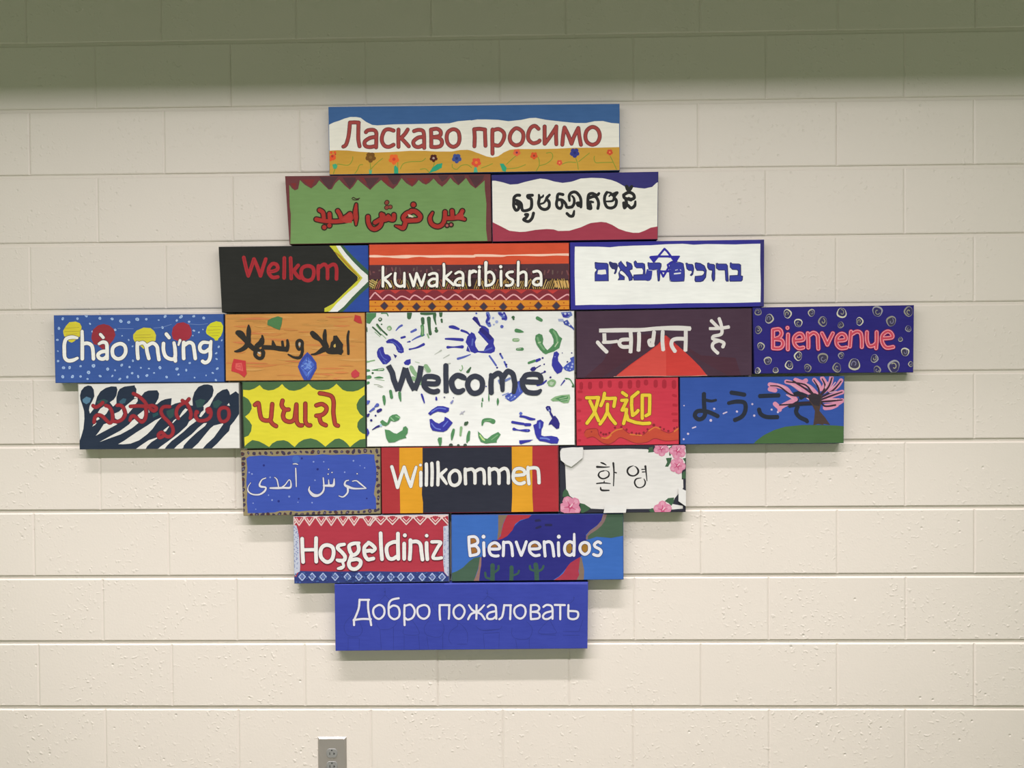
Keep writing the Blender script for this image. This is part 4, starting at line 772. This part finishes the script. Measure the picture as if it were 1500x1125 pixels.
# ---- 19 Turkish
K('A',424,748,9.868); K('B',540,748,9.868)
sign('red sign with white word Hoşgeldiniz, zigzag fringe on top and blue diamond band',
     '429,756 657.5,753 658.5,852.5 430.5,855.5','b03a48','8f98a8','3c4468')
part('blue_band'); P('36427c',"@A 30,940 100,960 140,870 300,875 600,880 1180,875 @B 0,875 600,885 1080,880 1140,950 1300,950 1300,1100 0,1100 @A 30,1150")
part('side_trim'); P('c2c6d4',"@A 30,200 100,215 120,280 138,380 145,500 150,650 155,800 150,880 110,900 90,950 60,900 40,880"); P('c2c6d4',"@B 1080,230 1200,200 1200,960 1140,945 1095,890 1080,760 1075,560 1082,400")
R=_r.Random(4)
D('8c94b8',' '.join('@A %g,%g,%g'%(R.choice([75,100,118]) +R.uniform(-8,8),240+i*16,R.uniform(7,12)) for i in range(38))); D('9a9cbc',' '.join('@B %g,%g,%g'%(R.choice([1100,1150])+R.uniform(-6,6),230+i*17,R.uniform(7,12)) for i in range(40)))
part('zigzag_fringe')
P('e2cac4',"@A 30,60 1190,60 1190,110 30,110"); P('e2cac4',"@B 0,55 1175,55 1175,105 0,105")
xa=[(60,-1),(140,0),(290,0),(460,0),(605,0),(775,0),(935,0),(1140,0)]; xb=[(170,1),(345,1),(545,1),(745,1),(965,1),(1160,1)]
for c,xs,w,yb in (('@A',[60,140,290,460,605,775,935,1140],80,212),('@B',[175,345,545,745,965,1150],98,200)):
    for x in xs:
        P('b23a48',"%s %g,92 %g,92 %g,%g"%(c,x-w*.75,x+w*.75,x,yb-10))
        S('e4c6c0',19,"%s %g,100 %g,%g %g,100"%(c,x-w+4,x,yb,x+w-4),sm=0)
        S('e4c6c0',13,"%s %g,110 %g,%g %g,110"%(c,x-w*.45,x,yb-45,x+w*.45),sm=0)
        S('b04050',10,"%s %g,75 %g,%g"%(c,x,x+2,yb-85),cap=0); S('b04050',11,"%s %g,84 %g,84"%(c,x-w*.4,x+w*.4),cap=0)
S('e2cac4',22,"@B 20,215 60,160 110,110 / @A 55,110 60,210",sm=0)
part('diamond_row')
for c,xs,y in (('@A',[185,330,487,662,840,1005,1175],955),('@B',[172,322,466,608,775,920,1062],958)):
    for x in xs:
        S('a8b8e0',17,"%s %g,%g %g,%g %g,%g %g,%g %g,%g"%(c,x,y-52,x+46,y,x,y+52,x-46,y,x,y-52),sm=0); D('7484bc',"%s %g,%g,22"%(c,x,y)); D('3c4a88',"%s %g,%g,8"%(c,x,y))
D('48609a',' '.join('@A %g,%g,%g'%(R.uniform(80,1180),R.uniform(890,1040),R.uniform(6,16)) for i in range(50))); D('48609a',' '.join('@B %g,%g,%g'%(R.uniform(0,1170),R.uniform(890,1030),R.uniform(6,14)) for i in range(50)))
part('lettering')
O('eae6e0',54,'4a3044',66,"@A 185,405 190,560 200,740 / 388,395 385,560 390,735 / 215,565,48 370,562,48 / 550,495 480,520 450,590 465,680 540,740 610,710 640,620 625,530 550,495 / 795,485,46 720,500 700,540 760,600 805,660 790,715 720,720 690,710,40 / 770,740,40 785,800,40 750,825 705,835,36 / 1010,465,40 920,475 865,510 880,590 920,640 980,610 1005,550 990,480 / 900,640 880,700 860,770 890,830 960,840 1020,790 1030,730 980,700 900,710"
 "/ @A 1090,585 1180,575 @B 50,590 95,550,50 60,500 0,460 @A 1140,470 1085,530 1090,640 1130,700 @B 0,705 70,690 / @B 175,325 180,500 195,700 / 425,330 425,500 430,695 / 420,450 350,455 275,500 260,580 290,680 350,695 410,660 / 525,355,58 / 515,475 515,580 515,695 / 605,425 605,550 595,700 / 615,450 700,445 750,490 765,600 780,705 / 840,360,52 / 838,465 840,580 850,700 / 915,450,48 1040,455,48 1000,530,48 930,670,48 990,690,46 1055,680,46",sm=1)

# ---- 20 Spanish
K('A',655,748,10.227); K('B',780,748,10.227)
sign('bright blue sign with white word Bienvenidos over a dark navy patch with cacti',
     '660.5,754 913.5,752 914,849.5 661,852','3e6cba','40548c','343a68')
part('night_patch')
P('30307e',"@A 1300,30 1250,80 1200,115 1080,160 1000,240 900,370 780,440 680,440 560,600 510,700 500,850 480,1000 470,1080 1432,1080 @B 200,1080 280,1055 400,980 500,870 620,760 720,690 780,600 810,430 800,360 870,290 980,210 1040,130 1060,40")
part('hill'); P('486250',"@A 500,690 400,710 330,760 240,850 150,905 70,935 40,945 40,1090 390,1080 460,880"); P('94726a',"@A 490,700 515,700 510,820 495,900 475,1080 385,1080 430,980 465,880")
part('hill'); P('4c6450',"@B 1110,30 1450,30 1450,370 1350,378 1250,395 1180,410 1080,400 960,392 830,435 830,370 950,290 1050,190"); P('866c6a',"@B 1060,50 1118,55 1080,160 1030,230 960,290 880,340 830,380 825,435 800,430 805,370 860,300 960,230 1030,150")
part('red_band'); P('b03842',"@A 900,60 1260,65 1220,110 1100,140 1020,200 980,290 900,380 820,425 750,440 800,380 840,200"); P('84705c',"@A 765,50 910,60 860,140 830,220 810,340 770,420 750,430 765,300")
part('red_band'); P('a83a4c',"@B 720,690 690,900 700,960 650,1060 290,1060 400,990 460,940 520,840 570,780 650,730"); P('847060',"@B 715,700 735,700 760,820 775,900 765,1080 650,1070 700,960 695,860")
part('smudge'); S('2c2c54',34,"@A 1330,160,20 1400,150,20 / @B 60,260 120,240 / 200,215 280,215 / 50,150 100,145")
C='3e5c50'
part('cactus'); S(C,66,"@A 680,820 680,930 680,1060"); S(C,34,"@A 770,830 765,880 700,930 / 570,930 585,1000 650,1020")
part('cactus'); S(C,60,"@A 965,850 965,950 960,1060"); S(C,30,"@A 1075,900 1060,940 990,970")
part('cactus'); S(C,70,"@B 48,810 60,900 65,1060"); S(C,34,"@B 165,830 140,880 80,910 / @A 1240,830 1250,880 1310,900")
part('letter_counter'); P('a06a34',"@A 340,405 400,400 440,440 430,500 340,520 / 355,545 430,560 450,610 420,660 360,660 / 650,555 660,505 700,485 745,510 750,555 / 1255,550 1270,510 1310,495 1355,520 1355,553"); D('a07430',"@B 547,560,48 787,540,60 787,580,60 545,600,38 550,520,38")
part('lettering')
O('e6e4ea',44,'2c2c58',56,"@A 325,395 330,530 345,670 / 325,395 410,390 455,430 450,490 350,530 / 350,530 430,530 475,590 455,650 345,675 / 545,390,60 / 548,480 550,570 555,675 / 635,575 780,570 770,510 710,480 640,520 630,600 660,660 720,680 765,675 / 845,470 845,580 840,675 / 855,480 930,475 965,530 980,675 / 1035,470 1070,570 1110,670 / 1110,670 1150,570 1185,465 / 1235,575 1380,565 1375,500 1310,470 1240,510 1235,600 1270,650 1320,675 1380,665"
 "/ @B 175,465 180,580 190,680 / 185,480 250,465 295,510 320,680 / 395,390,60 / 388,480 390,580 395,675 / 625,350,34 625,500 620,670 / 615,490 560,465 500,500 480,570 500,640 560,670 610,640 / 785,475 730,500 710,560 730,620 785,655 840,620 855,560 840,500 785,475 / 1020,485 980,465 930,500 940,540 1010,580 1030,620 1000,670 950,670 915,655",sm=1)

# ---- 21 Russian
K('A',484,845,7.5); K('B',670,845,7.5)
sign('long violet blue sign with white words Добро пожаловать and faint dome outlines, lowest of all',
     '489.5,855.5 862,852.5 861,950.5 491,954','3d48a4','4a54ac','3c4484')
part('dome_outline')
C='36408e'
S(C,5,"@A 250,370 240,420 180,480 150,550 170,620 210,650 300,655 340,620 350,570 320,500 / 190,670 310,672 / 195,680 195,810 / 318,680 315,810 / 598,120 598,200 530,270 / 598,200 650,250 / 500,500 540,570 640,575 700,545 730,500 / 545,580 560,810 / 692,560 692,810 / 850,470 810,560 810,630 965,635 960,570 900,480 / 810,640 810,810 / 970,640 980,810 / 1125,280 1125,330 1180,400 / 1080,480 1030,560 1050,630 1110,655 1200,660 1245,600 1240,520 1190,480 / 1060,660 1080,810 / 1235,640 1235,810 / 1395,510 1395,540 1320,600 1300,680 1330,740 / 1480,560")
S(C,5,"@B 325,140 330,210 260,280 / 330,210 430,270 / 200,540 280,590 455,575 490,540 / 285,620 460,612 / 285,630 300,810 / 460,620 455,810 / 600,560 600,640 650,680 760,685 810,640 820,560 760,490 / 640,690 660,810 / 790,680 790,810 / 1000,480 920,560 900,620 1080,620 1060,560 1020,480 / 920,635 1080,640 / 1280,220 1280,250 / 1160,600 1340,600 / 1160,640 1340,640 / 1280,250 1240,290 / 1380,470 1340,590 / 0,500 60,540 110,620 110,720 / 0,740 110,740")
D(C,"@A 598,165,10 @B 1280,230,8 / 325,180,7"); S('36408e',9,"@B 280,590 455,575")
part('top_highlight'); S('5a62c4',16,"@B 0,76 300,72 700,74 1000,72 1300,74 1430,76 / @A 1250,78 1500,74",cap=0)
part('lettering')
O('e2e0e8',23,'34307c',32,"@A 320,250 310,350 265,465 / 320,252 425,252 / 415,250 415,350 435,465 / 255,475 350,462 445,465 / 258,470 260,530 / 438,470 448,530 / 535,308 480,340 470,390 490,440 535,462 580,430 595,380 580,330 535,308 / 750,235 680,250 645,290 640,370 650,430 700,465 750,440 760,380 740,330 690,315 650,340 / 815,310 812,400 815,530 / 820,320 880,305 920,350 925,400 900,450 850,470 820,450 / 1025,310 965,335 955,390 980,440 1030,460 1075,430 1088,370 1070,325 1025,310 / 1200,310 1200,400 1205,470 / 1200,310 1310,310 / 1305,310 1305,400 1300,460 / 1415,308 1365,340 1352,390 1370,440 1410,462 1450,440 1475,380 1455,330 1415,308"
 "/ @B 125,310,18 160,360 200,385 / 295,310,18 250,360 215,385 / 200,390 150,410 118,465 / 210,390 260,410 300,465 / 210,310 210,400 208,460 / 335,330 370,308 415,320 425,370 428,460 / 425,375 350,395 325,430 340,460 390,460 425,430 / 515,310 505,380 490,440 460,465 / 515,312 590,312 / 585,310 582,400 580,465 / 690,310 635,340 625,390 650,440 695,458 735,430 750,380 735,330 690,310 / 808,310 805,390 808,465 / 808,312 870,310 900,340 880,375 815,385 / 815,385 880,390 905,420 890,455 808,465 / 945,330 980,308 1030,318 1045,360 1045,460 / 1045,375 970,395 940,430 955,460 1000,460 1045,430 / 1070,308 1180,310 / 1130,315 1130,400 1130,465 / 1220,310 1218,400 1225,450 1270,465 1315,450 1328,410 1310,380 1225,375")
# ------------------------------------------------------------------ turn the traced paint into parts
SPLIT = {'lantern', 'white_gap', 'leaf', 'letter_counter', 'border_shading', 'side_trim', 'petal_shade', 'stripe', 'leaf_highlight', 'gem', 'diamond_row', 'scallop_border', 'glow_shape'}
STUFF = {'speckles', 'dash_border', 'petal_group', 'swirl_group', 'wood_streaks', 'dome_outline', 'vines', 'patterned_band'}
def pieces(layers):
    'connected films of every brush pass, with their extents'
    out = []
    for li, (h, V, T) in enumerate(layers):
        par = list(range(len(V)))
        def find(i):
            while par[i] != i: par[i] = par[par[i]]; i = par[i]
            return i
        for t in T:
            a = find(t[0])
            for j in t[1:]: par[find(j)] = a
        g = {}
        for t in T: g.setdefault(find(t[0]), []).append(t)
        for ts in g.values():
            ix = {j for t in ts for j in t}
            xs = [V[j][0] for j in ix]; zs = [V[j][2] for j in ix]
            out.append(dict(li=li, h=h, V=V, T=ts, b=[min(xs), max(xs), min(zs), max(zs)]))
    return out
def group(pcs, letters):
    gs = []
    for p in sorted(pcs, key=lambda q: -(q['b'][1]-q['b'][0])*(q['b'][3]-q['b'][2])):
        b = p['b']; hit = None
        for g in gs:
            c = g['b']; ox_ = min(b[1], c[1])-max(b[0], c[0]); oz_ = min(b[3], c[3])-max(b[2], c[2])
            fx = ox_/max(1e-6, min(b[1]-b[0], c[1]-c[0])); fz = oz_/max(1e-6, min(b[3]-b[2], c[3]-c[2]))
            if fx > .55 and (letters or fz > .5): hit = g; break
        if hit:
            hit['p'].append(p); c = hit['b']; hit['b'] = [min(b[0], c[0]), max(b[1], c[1]), min(b[2], c[2]), max(b[3], c[3])]
        else: gs.append(dict(b=list(b), p=[p]))
    return [g['p'] for g in sorted(gs, key=lambda g: g['b'][0])]
def build(name, pcs, root, g):
    V, F, mats, idx = [], [], [], []
    for p in sorted(pcs, key=lambda q: q['li']):
        if p['h'] not in mats: mats.append(p['h'])
        mp = {}
        for t in p['T']:
            for j in t:
                if j not in mp: mp[j] = len(V); V.append(p['V'][j])
            F.append(tuple(mp[j] for j in t)); idx.append(mats.index(p['h']))
    return mesh_obj(name, V, F, [paint(h, g) for h in mats], idx, parent=root)
for p in PARTS:
    pcs = pieces(p['layers'])
    if not pcs: continue
    if p['name'] == 'lettering':
        for g in group(pcs, True): build('letter', g, p['root'], p['g'])
    elif p['name'] in SPLIT:
        for g in group(pcs, False): build(p['name'], g, p['root'], p['g'])
    else:
        o = build(p['name'], pcs, p['root'], p['g'])
        if p['name'] in STUFF: o['kind'] = 'stuff'
# ------------------------------------------------------------------ wall outlet
ox, oz = on_plane(487, 1111)
root = bpy.data.objects.new('wall_outlet', None); COL.objects.link(root); root.location = (ox, 0, oz); root.empty_display_size = .03
root['label'] = 'brushed steel outlet cover plate with grey double socket, low on the wall below the signs'; root['category'] = 'outlet'
steel = plain('brushed_steel', (.44, .405, .37), .42, .75, .25, (3, 3, 260)); grey = plain('grey_socket_plastic', (.23, .225, .21), .45); dark = plain('socket_slot_dark', (.02, .02, .02), .7)
hw, hh, tk, bv = .0435, .0675, .0058, .0045
def frame(a, b, y): return [(-a, y, -b), (a, y, -b), (a, y, b), (-a, y, b)]
V = frame(hw-bv, hh-bv, -tk)+frame(hw, hh, -.0014)+frame(hw, hh, 0)
F = [(0, 1, 2, 3)]+[(k*4+q, k*4+4+q, k*4+4+(q+1) % 4, k*4+(q+1) % 4) for k in range(2) for q in range(4)]
mesh_obj('cover_plate', V, F, [steel], parent=root)
for s, dy in ((1, .0195), (-1, -.0195)):
    pts = []
    for q in range(28):
        a = q*2*math.pi/28; x, z = .0172*math.cos(a), .0172*math.sin(a); pts.append((x, max(-.0138, min(.0138, z))))
    n = len(pts)
    V = [(x*.95, -tk-.0020, z*.95) for x, z in pts]+[(x, -tk-.0013, z) for x, z in pts]+[(x, -tk+.0002, z) for x, z in pts]
    F = [tuple(range(n))]+[(k*n+q, k*n+n+q, k*n+n+(q+1) % n, k*n+(q+1) % n) for k in range(2) for q in range(n)]
    rc = mesh_obj('socket', V, F, [grey], parent=root, loc=(0, 0, dy))
    def slot(name, x, z, w, h, rd=False):
        if rd: pp = [(x+w*math.cos(a*math.pi/6), z+h*math.sin(a*math.pi/6)) for a in range(12)]
        else: pp = [(x-w, z-h), (x+w, z-h), (x+w, z+h), (x-w, z+h)]
        m_ = len(pp); V2 = [(a, -tk-.0022, b) for a, b in pp]+[(a, -tk-.0010, b) for a, b in pp]
        mesh_obj(name, V2, [tuple(range(m_))]+[(q, m_+q, m_+(q+1) % m_, (q+1) % m_) for q in range(m_)], [dark], parent=rc)
    slot('ground_hole', 0, .0088, .0026, .0022, True); slot('slot', -.0062, -.0012, .0012, .0040); slot('slot', .0062, -.0012, .0012, .0034)
    slot('slot', .0080, -.0012, .0020, .0010)
V = [(.0030*math.cos(a*math.pi/6), -tk-.0010, .0030*math.sin(a*math.pi/6)) for a in range(12)]+[(.0034*math.cos(a*math.pi/6), -tk+.0002, .0034*math.sin(a*math.pi/6)) for a in range(12)]
mesh_obj('screw', V, [tuple(range(12))]+[(q, 12+q, 12+(q+1) % 12, (q+1) % 12) for q in range(12)], [steel], parent=root)
